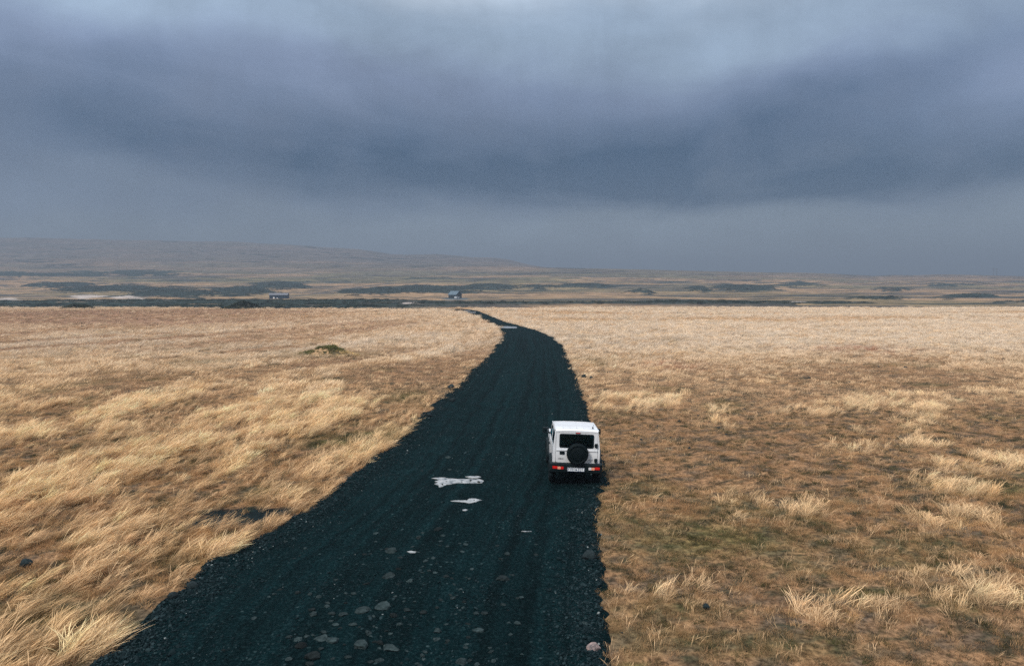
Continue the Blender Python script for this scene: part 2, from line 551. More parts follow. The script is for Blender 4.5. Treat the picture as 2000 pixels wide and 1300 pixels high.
def road_z(x, y):
    l, r = road_lr(y)
    tt = (x - l) / np.maximum(r - l, 1)
    z = road_base(x, y)
    ed = np.minimum(x - l, r - x)
    rel = (fbm(x, y, 2.4, 40, 3) - .5) * 0.09 + (fbm(x, y, 0.5, 41, 3) - .5) * 0.035 + (fbm(x, y, 0.16, 42, 2) - .5) * 0.02
    rel = rel + sstep(ed, 0.9, 0.1) * ((fbm(x, y, 0.35, 43, 3) - .42) * 0.17 + 0.03)
    for k in (0.27, 0.46, 0.64, 0.84):
        rel = rel - 0.016 * np.exp(-((tt - k - 0.02 * (vnoise(y * 0.1, y * 0 + k * 9, 44) - .5)) / 0.03) ** 2)
    flat = np.zeros_like(z)
    tgt = np.zeros_like(z)
    for (cx, cy, rx, ry, _, _), pz in zip(PUD, PUD_Z):
        wgt = np.exp(-(np.maximum(np.hypot((x - cx) / (rx + .25), (y - cy) / (ry + .25)) - 0.75, 0) / 0.28) ** 2)
        m_ = wgt > flat
        tgt = np.where(m_, pz, tgt)
        flat = np.maximum(flat, wgt)
    return (z + rel) * (1 - flat) + tgt * flat


EDGE_Y = row_to_y(600.8)


def field_z(x, y):
    l, r = road_lr(y)
    din = np.minimum(x - l, r - x)                        # > 0 on the road
    zr = road_base(np.clip(x, l, r), y) - 0.02
    base = np.where(x < (l + r) / 2, -0.16, -0.10) + (fbm(x, y, 7.0, 20, 3) - .5) * 0.30 + (fbm(x, y, 0.8, 21, 3) - .5) * 0.10
    k = sstep(-din, 0.1, 2.5)
    z = zr * (1 - k) + base * k
    z = z - sstep(din, 0.15, 0.6) * 0.7
    yy = y + (fbm(x, y * 0, 22.0, 22, 3) - .5) * 10
    z = z - sstep(yy, EDGE_Y + 1, EDGE_Y + 14) * 2.3
    return z


# ------------------------------------------------------------------ what grows where
def spot(x, y, px, py, rx, ry, ang=0.0):
    c = at(px, py)
    dx_, dy_ = x - c.x, y - c.y
    ca, sa = math.cos(ang), math.sin(ang)
    return np.exp(-(((dx_ * ca + dy_ * sa) / rx) ** 2 + ((-dx_ * sa + dy_ * ca) / ry) ** 2))


STR = math.radians(12.0)          # the bands left of the road run nearly along it


def cover(x, y):
    """pale tall grass, bare earth, green growth and red plants, each 0..1"""
    l, r = road_lr(y)
    left = x < (l + r) / 2
    ca, sa = math.cos(STR), math.sin(STR)
    across = x * ca - y * sa
    along = x * sa + y * ca
    far = sstep(y, 30, 90)
    band_l = fbm(across / (2.6 + 2.5 * far), along / 16.0, 1.0, 50, 4, 0.5)
    band_r = fbm(x / (5.5 + 16 * far), y / (5.0 + 3 * far), 1.0, 60, 5, 0.55)
    patch = fbm(x, y, 1.3, 52, 4, 0.6)
    p = np.where(left, 0.72 * band_l + 0.28 * patch, 0.66 * band_r + 0.34 * patch)
    lo = np.where(left, 0.46 - 0.05 * far, 0.62 - 0.23 * sstep(y, 18, 62))
    c2, s2 = math.cos(math.radians(26)), math.sin(math.radians(26))
    strip = np.where(left, sstep(fbm((x * c2 - y * s2) / 5.0, (x * s2 + y * c2) / 70.0, 1.0, 58, 4, 0.5), 0.53, 0.61) * sstep(y, 34, 60), 0)
    p = np.where(left & (y > 34), p * (1 - .45 * sstep(y, 34, 60)) + .45 * sstep(y, 34, 60) * 0.60, p) - 0.36 * strip
    pale = sstep(p, lo, lo + 0.13)
    bare = sstep(p, lo - 0.06, lo - 0.15)
    bare = np.maximum(bare, 0.95 * strip * sstep(y, 40, 70))
    # named places
    for (px, py, rx, ry, a) in ((250, 1040, 2.1, 1.0, .3), (110, 1270, 1.6, .8, .3), (420, 1075, 1.4, .7, .3), (610, 960, 1.3, 1.0, .2),
                                (30, 845, 6, 1.6, .1), (690, 890, 1.0, 3.0, -.2), (800, 660, 10, 16, 0), (500, 695, 14, 4.0, .9),
                                (150, 720, 14, 3.0, .8), (1730, 1120, 1.6, .55, 0), (1640, 1190, 1.0, .4, .1), (1900, 1160, 1.4, .5, 0),
                                (1880, 1020, 1.6, .7, 0), (1960, 905, 2.8, 1.6, 0), (1250, 700, 9, 12, 0), (1600, 650, 45, 16, 0),
                                (1290, 1150, .8, .3, 0), (1500, 640, 60, 14, 0), (880, 620, 9, 30, 0), (1000, 590 + 30, 3, 20, 0)):
        s = spot(x, y, px, py, rx, ry, a)
        pale = np.maximum(pale, s * sstep(patch, 0.25, 0.5))
        bare = bare * (1 - s)
    for (px, py, rx, ry, a, k) in ((480, 660, 4.0, 22, -.20, .9), (720, 640, 3.5, 24, -.25, 1.0), (200, 625, 45, 28, 0, 1.0), (80, 612, 60, 30, 0, 1.0), (400, 611, 34, 26, 0, .9), (330, 735, 5, 4, 0, .7),
                                   (60, 1000, 1.5, .6, .3, .7), (470, 1000, .75, .45, .3, 1.0), (380, 840, 3, 2, .2, .5), (60, 1080, .8, .4, .3, .9),
                                   (120, 1160, .9, .5, .5, .9), (1400, 900, 5, 4, 0, .55), (1650, 730, 14, 10, 0, .7), (1800, 700, 16, 10, 0, .5)):
        s = spot(x, y, px, py, rx, ry, a) * k
        bare = np.maximum(bare, s)
        pale = pale * (1 - s)
    green = 0.40 * sstep(fbm(x, y, 3.0, 70, 4, 0.6), 0.62, 0.74)
    for (px, py, rx, ry, k) in ((1380, 1045, 2.3, 1.3, 1.0), (1300, 1180, 1.2, .5, .5), (1560, 1100, 1.0, .6, .6), (1500, 1250, 1.8, .5, .5), (545, 952, .9, .5, 1.0),
                                (715, 848, 2.0, 1.2, 1.3), (650, 862, 1.6, .9, 1.0), (400, 708, 2.2, 2.0, .9), (790, 770, 1.3, 2.2, .8), (100, 1190, 1.2, .7, .8), (1690, 1150, .8, .25, 1.0),
                                (250, 1225, .8, .4, .6), (630, 690, 4, 3, .9), (1970, 950, 2, 1.0, .7), (1235, 1290, .25, .12, 1.3), (1170, 1190, .12, .3, 1.0)):
        green = np.maximum(green, np.minimum(spot(x, y, px, py, rx, ry) * k * (0.55 + 0.9 * patch), 1))
    red = np.maximum(np.maximum(spot(x, y, 1310, 714, 2.2, 3.2), spot(x, y, 1700, 683, 4.5, 3.5)), .7 * spot(x, y, 100, 985, 1.3, .4)) * sstep(patch, 0.35, 0.6)
    return pale, bare, green, red


C_PALE = np.array([0.78, 0.590, 0.375])
C_GOLD = np.array([0.68, 0.430, 0.195])
C_TAN = np.array([0.54, 0.340, 0.178])
C_RUST = np.array([0.34, 0.187, 0.092])
C_CREAM = np.array([0.63, 0.515, 0.395])
C_GREEN = np.array([0.125, 0.125, 0.038])
C_DEEP = np.array([0.032, 0.042, 0.026])
C_RED = np.array([0.27, 0.075, 0.040])
C_EARTH = np.array([0.31, 0.183, 0.128])
C_PEAT = np.array([0.055, 0.045, 0.034])


def lerp(a, b, k):
    k = np.asarray(k)[..., None]
    return a * (1 - k) + b * k


# field sheet -------------------------------------------------------
ys = [-22.0]
while ys[-1] < 8: ys.append(ys[-1] + 1.5)
while ys[-1] < 222: ys.append(ys[-1] + max(0.12, ys[-1] * 0.0085))
ys = np.array(ys)
us = np.linspace(-1.25, 1.25, 460)
YY, UU = np.meshgrid(ys, us, indexing='ij')
XX = UU * (YY + 26)
ZZ = field_z(XX, YY)
me = grid_mesh('field', XX, YY, ZZ)
xf, yf = XX.ravel(), YY.ravel()
pale, bare, green, red = cover(xf, yf)
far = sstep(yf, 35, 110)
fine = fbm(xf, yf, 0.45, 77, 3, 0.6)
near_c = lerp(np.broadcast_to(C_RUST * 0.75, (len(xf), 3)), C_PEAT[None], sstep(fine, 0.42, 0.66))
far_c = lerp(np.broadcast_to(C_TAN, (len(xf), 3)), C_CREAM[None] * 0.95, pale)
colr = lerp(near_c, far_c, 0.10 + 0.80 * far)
colr = lerp(colr, C_EARTH[None], bare * (0.10 + 0.75 * far))
pit = np.maximum(spot(xf, yf, 458, 1002, 1.15, .95, .2), .9 * spot(xf, yf, 548, 992, .4, .4, .2))
colr = lerp(colr, np.array([[0.006, 0.013, 0.015]]), sstep(pit + (fine - .5) * .5, .25, .5))
spk = fbm(xf, yf, 0.30, 78, 2, 0.6)
colr = lerp(colr, C_DEEP[None] * 0.7, sstep(spk, 0.62, 0.74) * 0.8 * (1 - far))
colr = lerp(colr, C_GREEN[None] * 0.8, green * 0.7)
colr = lerp(colr, C_RED[None], red * 0.4)
colr = lerp(colr, np.array([[0.16, 0.125, 0.085]]), sstep(yf, EDGE_Y, EDGE_Y + 8))
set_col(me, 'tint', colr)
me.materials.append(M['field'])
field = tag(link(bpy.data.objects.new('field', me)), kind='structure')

# road sheet ---------------------------------------------------------
ys = [-22.0]
while ys[-1] < 9: ys.append(ys[-1] + 0.8)
while ys[-1] < 203: ys.append(ys[-1] + max(0.09, (ys[-1] - 9) * 0.0042))
ys = np.array(ys)
tt = np.linspace(0, 1, 110)
l, r = road_lr(ys)
XX = l[:, None] + (r - l)[:, None] * tt[None, :]
YY = np.repeat(ys[:, None], XX.shape[1], 1)
ZZ = road_z(XX, YY)
skl = np.stack([l - 0.55, l - 0.22], 1)
skr = np.stack([r + 0.22, r + 0.55], 1)
y2 = np.repeat(ys[:, None], 2, 1)
e0 = ZZ[:, :1]
e1 = ZZ[:, -1:]
XX = np.concatenate([skl, XX, skr], 1)
YY = np.concatenate([y2, YY, y2], 1)
ZZ = np.concatenate([e0 - 0.42, e0 - 0.09, ZZ, e1 - 0.09, e1 - 0.42], 1)
me = grid_mesh('road', XX, YY, ZZ)
set_float(me, 'across', np.clip((XX - l[:, None]) / (r - l)[:, None], 0, 1))
set_float(me, 'along', YY)
me.materials.append(M['road'])
road = tag(link(bpy.data.objects.new('road', me)), kind='structure')

# hills beyond the plain ----------------------------------------------
RIDGE = np.array([(-700, 452), (0, 464), (300, 470), (460, 473), (600, 480), (650, 484), (700, 487), (730, 491), (765, 497), (800, 498), (850, 496.5),
                  (900, 500), (925, 502.5), (960, 503), (985, 505.5), (1005, 510), (1040, 518), (1075, 524), (1150, 534), (1300, 548), (2700, 560)], float)
PLATEAU = np.array([(-700, 520), (0, 521), (500, 523), (900, 523), (1080, 523.5), (1250, 527), (1400, 531), (1600, 534), (1660, 537), (1705, 539.5), (1740, 537.5),
                    (1790, 538), (1830, 536.5), (1900, 537.5), (2000, 540), (2700, 546)], float)
ys = [203.0]
while ys[-1] < 3400: ys.append(ys[-1] * 1.0085)
ys = np.array(ys)
px = np.linspace(-420, 2420, 760)
YY, PX = np.meshgrid(ys, px, indexing='ij')
XX = (PX - 1000) / F * YY
lgy = np.log(YY)
zz_near = np.interp(YY, [200, 430, 480, 600, 720, 800, 950, 1150], [-2.25, -2.1, -1.6, 0.4, 3.4, 6.4, 13.5, 24.0])
rid = np.interp(PX, RIDGE[:, 0], RIDGE[:, 1])
pla = np.interp(PX, PLATEAU[:, 0], PLATEAU[:, 1])
pz = H + (HOR - pla) * 1180 / F
zz_near = np.where(YY > 480, -1.6 + (zz_near + 1.6) * (pz + 1.6) / 25.6, zz_near)
rz = H + (HOR - rid) * 1800 / F
k = np.clip((YY - 1150) / (1800 - 1150), 0, 1)
py_mid = pla * (1 - k ** 0.85) + rid * k ** 0.85
z_far = H + (HOR - py_mid) * YY / F
z_hide = pz - (YY - 1180) * 0.004
z_far = np.where(PX < 1085, np.where(YY < 1800, z_far, rz - (YY - 1800) * 0.05), np.minimum(z_hide, 400))
ZZ = np.where(YY < 1180, zz_near, z_far)
amp = np.interp(YY, [200, 330, 480, 700, 1200, 1900], [0.5, 0.7, 1.2, 2.4, 2.0, 4.0])
ZZ = ZZ + (fbm(XX, YY, 60, 90, 5, 0.5) - .5) * amp * sstep(np.abs(YY - 1180), -60, 160)
PY = HOR + (H - ZZ) * F / YY
n1 = fbm(XX * 0.35, YY, 34, 91, 5, 0.58)
n2 = fbm(XX * 0.45, YY * 1.3, 110, 93, 5, 0.55)
wx, wy = (fbm(XX, YY, 40, 95, 4) - .5) * 60, (fbm(XX, YY, 30, 96, 4) - .5) * 12


def ell(cx, cy, rx, ry):
    return np.clip(1.35 - np.hypot((PX + wx - cx) / rx, (PY + wy - cy) / ry), 0, 1)


darkm = np.zeros_like(ZZ)
for (cx, cy, rx, ry) in ((110, 556, 70, 5), (240, 567, 150, 9), (330, 574, 120, 7), (475, 571, 65, 8), (545, 560, 60, 8), (760, 571, 75, 7), (850, 566, 105, 9),
                         (960, 561, 50, 6), (1060, 562, 55, 5), (1140, 559, 55, 5), (1370, 567, 28, 4), (1465, 562, 70, 6), (1550, 557, 60, 5), (1750, 566, 40, 3),
                         (1860, 557, 55, 2.5), (1250, 572, 26, 3), (1720, 583, 60, 2), (1890, 580, 60, 3), (60, 536, 120, 4), (260, 534, 150, 4), (700, 572, 30, 6)):
    darkm = np.maximum(darkm, ell(cx, cy, rx, ry))
tree_line = sstep(PY, 585, 588) * sstep(PX + wx * 2, 1000, 700)
tree_line = np.maximum(tree_line, sstep(PY, 587, 590) * sstep(PY, 599, 595) * sstep(n1 + (fbm(XX, YY, 90, 99, 2) - .5) * .6, 0.50, 0.58))
sandm = np.maximum.reduce([ell(165, 580.5, 34, 2.6), ell(255, 582.5, 30, 1.6), ell(25, 583, 34, 3.2), ell(800, 594.5, 22, 1.0), ell(1560, 591.5, 24, 1.6)])
ZZ = ZZ + sstep(darkm, 0.1, 0.9) * np.interp(YY, [300, 600, 1000], [1.2, 2.4, 2.0]) * (0.4 + n1) + sstep(tree_line, .2, .8) * 0.9 * sstep(n1, .40, .62)
me = grid_mesh('hills', XX, YY, ZZ)
shp = ZZ.shape
tan_h = np.broadcast_to(np.array([0.370, 0.235, 0.130]), (*shp, 3))
colr = lerp(tan_h, np.array([0.150, 0.140, 0.070]), sstep(n2, 0.44, 0.60) * np.interp(YY, [300, 700, 1000], [0.5, 0.6, 1.0]))
colr = lerp(colr, np.array([0.085, 0.075, 0.070]), sstep(n1, 0.50, 0.62) * 0.85)
colr = lerp(colr, np.array([0.160, 0.125, 0.105]), sstep(YY, 820, 1080) * 0.65)
colr = lerp(colr, np.array([0.135, 0.120, 0.118]), sstep(YY, 1150, 1400) * 0.6)  # far ridge greyed in its base colour to imitate thicker haze
n3 = fbm(XX * 0.8, YY * 1.6, 14, 97, 4, 0.6)
colr = lerp(colr, np.array([0.10, 0.085, 0.065]), sstep(n3, 0.54, 0.68) * 0.7)
colr = lerp(colr, np.array([0.020, 0.034, 0.028]), np.maximum(sstep(darkm + (n1 - .5) * 1.5 + (n3 - .5) * 1.0, 0.22, 0.50), tree_line * sstep(n3 + .25, .45, .6)))
colr = lerp(colr, np.array([0.020, 0.034, 0.028]), sstep(fbm(XX * 0.35, YY * 1.4, 20, 98, 4, 0.6), 0.60, 0.66) * (YY < 900) * .8)
colr = lerp(colr, np.array([0.46, 0.39, 0.345]), sstep(sandm + (n1 - .5) * .6, 0.25, 0.6))
# the cart track that climbs from the blue shed
trk = np.abs(PY - np.interp(PX, [560, 600, 660, 720, 770], [579, 576, 567, 558, 553]))
colr = lerp(colr, np.array([0.07, 0.075, 0.075]), sstep(trk, 1.4, 0.5) * (PX > 560) * (PX < 770) * 0.8)
pad = np.hypot((PX - 890) / 30, (PY - 583.5) / 2.2)
colr = lerp(colr, np.array([0.10, 0.12, 0.13]), sstep(pad, 1.1, 0.7))
set_col(me, 'tint', colr.reshape(-1, 3))
me.materials.append(M['hills'])
hills = tag(link(bpy.data.objects.new('hills', me)), kind='structure')
H_PX, H_Y, H_Z = px, ys, ZZ


def hill_z(x, y):
    p = 1000 + x / y * F
    i = min(max(int((p - H_PX[0]) / (H_PX[1] - H_PX[0])), 0), len(H_PX) - 2)
    j = min(max(int(np.searchsorted(H_Y, y)) - 1, 0), len(H_Y) - 2)
    return float(H_Z[j:j + 2, i:i + 2].mean())


# ------------------------------------------------------------------ mesh tools for the things
def new_obj(name, bm, mat, parent=None, smooth=False, bevel=0.0, segs=2):
    if bevel:
        ed = [e for e in bm.edges if len(e.link_faces) == 2 and e.calc_face_angle(0) > 0.5]
        bmesh.ops.bevel(bm, geom=ed, offset=bevel, segments=segs, affect='EDGES', profile=0.6)
    bmesh.ops.recalc_face_normals(bm, faces=bm.faces)
    me_ = bpy.data.meshes.new(name)
    bm.to_mesh(me_)
    bm.free()
    if smooth:
        for p in me_.polygons: p.use_smooth = True
    me_.materials.append(mat)
    return link(bpy.data.objects.new(name, me_), parent)


def add_box(bm, c, s, rot=None, taper=None):
    vs = bmesh.ops.create_cube(bm, size=1.0)['verts']
    for v_ in vs:
        co = Vector((v_.co.x * s[0], v_.co.y * s[1], v_.co.z * s[2]))
        if taper and v_.co.z > 0:
            co.x *= taper[0]
            co.y *= taper[1]
        if rot is not None:
            co = rot @ co
        v_.co = co + Vector(c)
    return vs


def add_bar(bm, a, b_, r_, n=8):
    a, b_ = Vector(a), Vector(b_)
    d = b_ - a
    q = d.to_track_quat('Z', 'Y').to_matrix().to_4x4()
    bmesh.ops.create_cone(bm, cap_ends=True, segments=n, radius1=r_, radius2=r_, depth=d.length,
                          matrix=Matrix.Translation((a + b_) / 2) @ q)


def add_lathe(bm, prof, axis='X', c=(0, 0, 0), n=32):
    """prof: list of (radius, offset along axis)"""
    rings = []
    for (rr, o) in prof:
        ring = []
        for k_ in range(n):
            a = 2 * math.pi * k_ / n
            p = (o, rr * math.cos(a), rr * math.sin(a)) if axis == 'X' else (rr * math.cos(a), o, rr * math.sin(a))
            ring.append(bm.verts.new(Vector(p) + Vector(c)))
        rings.append(ring)
    for a, b_ in zip(rings, rings[1:]):
        for k_ in range(n):
            bm.faces.new((a[k_], a[(k_ + 1) % n], b_[(k_ + 1) % n], b_[k_]))
    for ring in (rings[0], rings[-1]):
        if (ring[0].co - ring[n // 2].co).length > 1e-4:
            bm.faces.new(ring)


def rrect(x0, x1, z0, z1, r_, n=4):
    pts = []
    for (cx, cz, a0) in ((x1 - r_, z1 - r_, 0), (x0 + r_, z1 - r_, 90), (x0 + r_, z0 + r_, 180), (x1 - r_, z0 + r_, 270)):
        for k_ in range(n + 1):
            a = math.radians(a0 + 90 * k_ / n)
            pts.append((cx + r_ * math.cos(a), cz + r_ * math.sin(a)))
    return pts


def add_panel(bm, outer, holes, mp, thick):
    """sheet with openings; mp(a, b, depth) maps the flat outline into space"""
    tmp = bmesh.new()
    edges = []
    for loop in [outer] + holes:
        vs = [tmp.verts.new((p[0], p[1], 0)) for p in loop]
        for i in range(len(vs)):
            edges.append(tmp.edges.new((vs[i], vs[(i + 1) % len(vs)])))
    res = bmesh.ops.triangle_fill(tmp, use_beauty=True, use_dissolve=False, edges=edges, normal=(0, 0, 1))
    front, back = {}, {}
    for v_ in tmp.verts:
        front[v_] = bm.verts.new(mp(v_.co.x, v_.co.y, 0))
        back[v_] = bm.verts.new(mp(v_.co.x, v_.co.y, thick))
    for f in tmp.faces:
        bm.faces.new([front[v_] for v_ in f.verts])
        bm.faces.new([back[v_] for v_ in reversed(f.verts)])
    for e in tmp.edges:
        if len(e.link_faces) == 1:
            a, b_ = e.verts
            bm.faces.new((front[a], front[b_], back[b_], back[a]))
    tmp.free()


def text_obj(name, body, size, mat, parent, loc, rot, extrude=0.002, spacing=1.0):
    cu = bpy.data.curves.new(name, 'FONT')
    cu.body = body
    cu.size = size
    cu.align_x = 'CENTER'
    cu.align_y = 'CENTER'
    cu.extrude = extrude
    cu.space_character = spacing
    cu.resolution_u = 3
    tmp = bpy.data.objects.new(name, cu)
    COL.objects.link(tmp)
    dg = bpy.context.evaluated_depsgraph_get()
    me_ = bpy.data.meshes.new_from_object(tmp.evaluated_get(dg))
    bpy.data.objects.remove(tmp)
    bpy.data.curves.remove(cu)
    me_.materials.clear()
    me_.materials.append(mat)
    me_.name = name
    o = link(bpy.data.objects.new(name, me_), parent)
    o.location = loc
    o.rotation_euler = rot
    return o


# ------------------------------------------------------------------ the white off-roader
CAR_X, CAR_REAR = 1.965, 20.58


def road_h(x, y):
    return float(road_z(np.array([x]), np.array([y]))[0])


def build_jeep():
    cy = CAR_REAR + 1.72
    xs = (CAR_X - 0.7, CAR_X + 0.7)
    zl = (road_h(xs[0], cy - 1.08) + road_h(xs[0], cy + 1.17)) / 2
    zr_ = (road_h(xs[1], cy - 1.08) + road_h(xs[1], cy + 1.17)) / 2
    roll = math.radians(1.9)
    root = empty('jeep', (CAR_X, cy, (zl + zr_) / 2 - 0.005), (0, roll, math.radians(-0.8)))
    tag(root, 'small boxy white off-roader with a spare wheel on its rear door, driving away', 'car')
    wp, bk, gl = M['white_paint'], M['black_plastic'], M['glass']

    def side_x(z):
        if z < 1.03: return 0.735 - 0.02 * abs(z - 0.85) / 0.4
        return 0.722 - 0.062 * (z - 1.03) / 0.6
    AX = (-1.08, 1.17)
    WZ, ARC = 0.345, 0.43
    BZ = WZ - 0.045            # arches in body coordinates, the body being lifted afterwards

    # body sides with window openings, one mesh with hood, cowl and rear frame
    bm = bmesh.new()
    arcs = []
    for ay in AX:
        arcs.append([(ay + ARC * math.cos(math.radians(a)), BZ + ARC * math.sin(math.radians(a))) for a in range(170, 9, -20)])
    outline = [(-1.63, 0.62)] + [(-1.60, 0.44)] + arcs[0] + arcs[1] + [(1.63, 0.46), (1.66, 0.70), (1.64, 0.97), (1.60, 1.01), (0.70, 1.045), (0.62, 1.06),
               (0.21, 1.50), (0.10, 1.545), (-0.7, 1.610), (-1.56, 1.615), (-1.605, 1.58), (-1.63, 1.03)]
    win_f = [(-0.38, 1.08), (0.50, 1.08), (0.50, 1.12), (0.17, 1.46), (-0.38, 1.50)]
    win_q = [(-1.46, 1.10), (-0.50, 1.10), (-0.50, 1.53), (-1.46, 1.53)]
    for s in (-1, 1):
        add_panel(bm, outline, [win_f, win_q], lambda a, b_, d, s=s: Vector((s * (side_x(b_) - d), a, b_)), 0.035)
    door = rrect(-0.632, 0.642, 0.655, 1.600, 0.05)
    hole = rrect(-0.640, 0.650, 0.640, 1.608, 0.055)
    rear_out = [(-0.70, 0.60), (0.70, 0.60), (0.722, 0.80), (0.722, 1.03), (0.655, 1.625), (-0.655, 1.625), (-0.722, 1.03), (-0.722, 0.80)]

    def rear_y(z):
        return -1.640 + (0.035 * (z - 1.03) / 0.6 if z > 1.03 else 0)
    add_panel(bm, rear_out, [hole], lambda a, b_, d: Vector((a, rear_y(b_) + d, b_)), 0.04)
    # hood
    hv = [[(-0.70, 0.66, 1.04), (-0.45, 0.66, 1.075), (0.45, 0.66, 1.075), (0.70, 0.66, 1.04)],
          [(-0.70, 1.20, 1.02), (-0.45, 1.20, 1.055), (0.45, 1.20, 1.055), (0.70, 1.20, 1.02)],
          [(-0.70, 1.62, 0.99), (-0.45, 1.64, 1.02), (0.45, 1.64, 1.02), (0.70, 1.62, 0.99)],
          [(-0.70, 1.66, 0.90), (-0.45, 1.68, 0.92), (0.45, 1.68, 0.92), (0.70, 1.66, 0.90)]]
    rows_ = [[bm.verts.new(p) for p in rw] for rw in hv]
    for a, b_ in zip(rows_, rows_[1:]):
        for i in range(3):
            bm.faces.new((a[i], a[i + 1], b_[i + 1], b_[i]))
    # windscreen frame strip and front apron
    add_box(bm, (0, 0.190, 1.520), (1.26, 0.07, 0.04))
    add_box(bm, (0, 1.63, 0.62), (1.38, 0.05, 0.24))
    new_obj('body', bm, wp, root)

    # roof
    bm = bmesh.new()
    st = [(-1.63, 1.630, 0.635), (-1.58, 1.660, 0.650), (-1.2, 1.676, 0.655), (-0.5, 1.655, 0.655), (-0.1, 1.615, 0.652), (0.10, 1.580, 0.645), (0.215, 1.535, 0.635)]
    prof = [(-1.0, -0.045), (-1.005, -0.012), (-0.96, -0.002), (-0.5, 0.012), (0, 0.016), (0.5, 0.012), (0.96, -0.002), (1.005, -0.012), (1.0, -0.045)]
    rg = [[bm.verts.new((hw * a, y, z + b_)) for a, b_ in prof] for (y, z, hw) in st]
    for a, b_ in zip(rg, rg[1:]):
        for i in range(len(prof) - 1):
            bm.faces.new((a[i], a[i + 1], b_[i + 1], b_[i]))
    bm.faces.new(rg[0])
    bm.faces.new(list(reversed(rg[-1])))
    roof = new_obj('roof', bm, wp, root, smooth=False)
    for x in (-0.42, -0.21, 0.0, 0.21, 0.42):
        bm = bmesh.new()
        add_box(bm, (x, -1.00, 1.682 - 0.012 * abs(x) / 0.42), (0.035, 0.95, 0.016), Matrix.Rotation(-0.024, 3, 'X'))
        new_obj('roof_rib', bm, wp, roof, bevel=0.004, segs=1)
    for s in (-1, 1):
        bm = bmesh.new()
        add_box(bm, (s * 0.668, -0.70, 1.600), (0.022, 1.70, 0.022), Matrix.Rotation(-0.045, 3, 'X'))
        new_obj('drip_rail', bm, wp, roof)
    bm = bmesh.new()
    add_box(bm, (0.50, -1.40, 1.712), (0.045, 0.09, 0.04), taper=(0.5, 0.5))
    add_bar(bm, (0.50, -1.40, 1.72), (0.50, -1.56, 1.83), 0.006, 6)
    new_obj('antenna', bm, bk, roof)

    # rear door
    bm = bmesh.new()
    wz0, wz1 = 1.115, 1.535
    add_panel(bm, door, [rrect(-0.530, 0.524, wz0, wz1, 0.06)], lambda a, b_, d: Vector((a, rear_y(b_) - 0.012 - (0.012 if b_ < 1.03 else 0) + d, b_)), 0.045)
    # pressed crease below the window
    add_box(bm, (0.005, -1.657, 1.035), (1.26, 0.030, 0.035))
    rd = new_obj('rear_door', bm, wp, root)
    bm = bmesh.new()
    add_panel(bm, rrect(-0.536, 0.530, wz0 - 0.006, wz1 + 0.006, 0.06), [rrect(-0.505, 0.499, wz0 + 0.022, wz1 - 0.022, 0.045)],
              lambda a, b_, d: Vector((a, rear_y(b_) - 0.018 + d, b_)), 0.02)
    new_obj('window_seal', bm, bk, rd)
    bm = bmesh.new()
    add_panel(bm, rrect(-0.522, 0.516, wz0 + .008, wz1 - .008, 0.05), [], lambda a, b_, d: Vector((a, rear_y(b_) + 0.008 + d, b_)), 0.005)
    new_obj('rear_window', bm, gl, rd)
    bm = bmesh.new()
    add_bar(bm, (0.0, -1.645, 1.135), (0.30, -1.640, 1.20), 0.008, 6)
    add_box(bm, (0.0, -1.65, 1.13), (0.06, 0.03, 0.035))
    new_obj('wiper', bm, bk, rd)
    for z in (1.205, 0.745):
        bm = bmesh.new()
        add_panel(bm, [(0.545, z), (0.557, z + 0.05), (0.585, z + 0.062), (0.640, z + 0.062), (0.640, z - 0.062), (0.585, z - 0.062), (0.557, z - 0.05)], [],
                  lambda a, b_, d: Vector((a, rear_y(b_) - 0.052 + d, b_)), 0.045)
        new_obj('hinge', bm, bk, rd, bevel=0.006, segs=1)
    bm = bmesh.new()
    add_panel(bm, rrect(-0.515, -0.365, 0.905, 1.000, 0.015, 2), [], lambda a, b_, d: Vector((a, -1.672 + d, b_)), 0.03)
    add_box(bm, (-0.44, -1.680, 0.975), (0.12, 0.018, 0.022))
    new_obj('door_handle', bm, bk, rd)
    R90 = (math.radians(90), 0, 0)
    text_obj('badge_lettering', 'SUZUKI', 0.042, M['badge'], rd, (-0.475, -1.668, 0.775), R90, 0.003, 1.15)
    text_obj('badge_lettering', 'JIMNY', 0.050, M['badge'], rd, (0.440, -1.668, 0.757), R90, 0.003, 1.1)
    text_obj('badge_lettering', 'ALLGRIP', 0.026, M['badge'], rd, (0.440, -1.668, 0.712), R90, 0.003, 1.1)
    # high brake lamp
    bm = bmesh.new()
    add_box(bm, (0.03, -1.628, 1.575), (0.15, 0.03, 0.030))
    hb = new_obj('brake_lamp', bm, bk, rd, bevel=0.006, segs=1)
    bm = bmesh.new()
    add_box(bm, (0.03, -1.645, 1.575), (0.125, 0.006, 0.018))
    new_obj('lamp_lens', bm, M['red_lens'], hb) if False else new_obj('brake_lens', bm, M['red_lens'], rd)

    # spare wheel in its cover
    sx_, sz = 0.025, 0.955
    bm = bmesh.new()
    add_lathe(bm, [(0.0, -0.185), (0.10, -0.185), (0.215, -0.176), (0.235, -0.160), (0.248, -0.170), (0.262, -0.178), (0.290, -0.172), (0.322, -0.145), (0.333, -0.10),
                   (0.333, -0.02), (0.315, 0.0), (0.12, 0.0)], 'Y', (sx_, -1.70, sz), 48)
    sp = new_obj('spare_wheel_cover', bm, M['cover'], root, smooth=True)
    bm = bmesh.new()
    add_box(bm, (sx_, -1.68, sz), (0.2, 0.06, 0.2))
    new_obj('mounting_bracket', bm, bk, sp)
    text_obj('cover_lettering', 'SUZUKI', 0.060, M['black_plastic'], sp, (sx_, -1.8865, sz - 0.02), R90, 0.002, 1.2)

    # rear bumper, lamps, plate
    bm = bmesh.new()
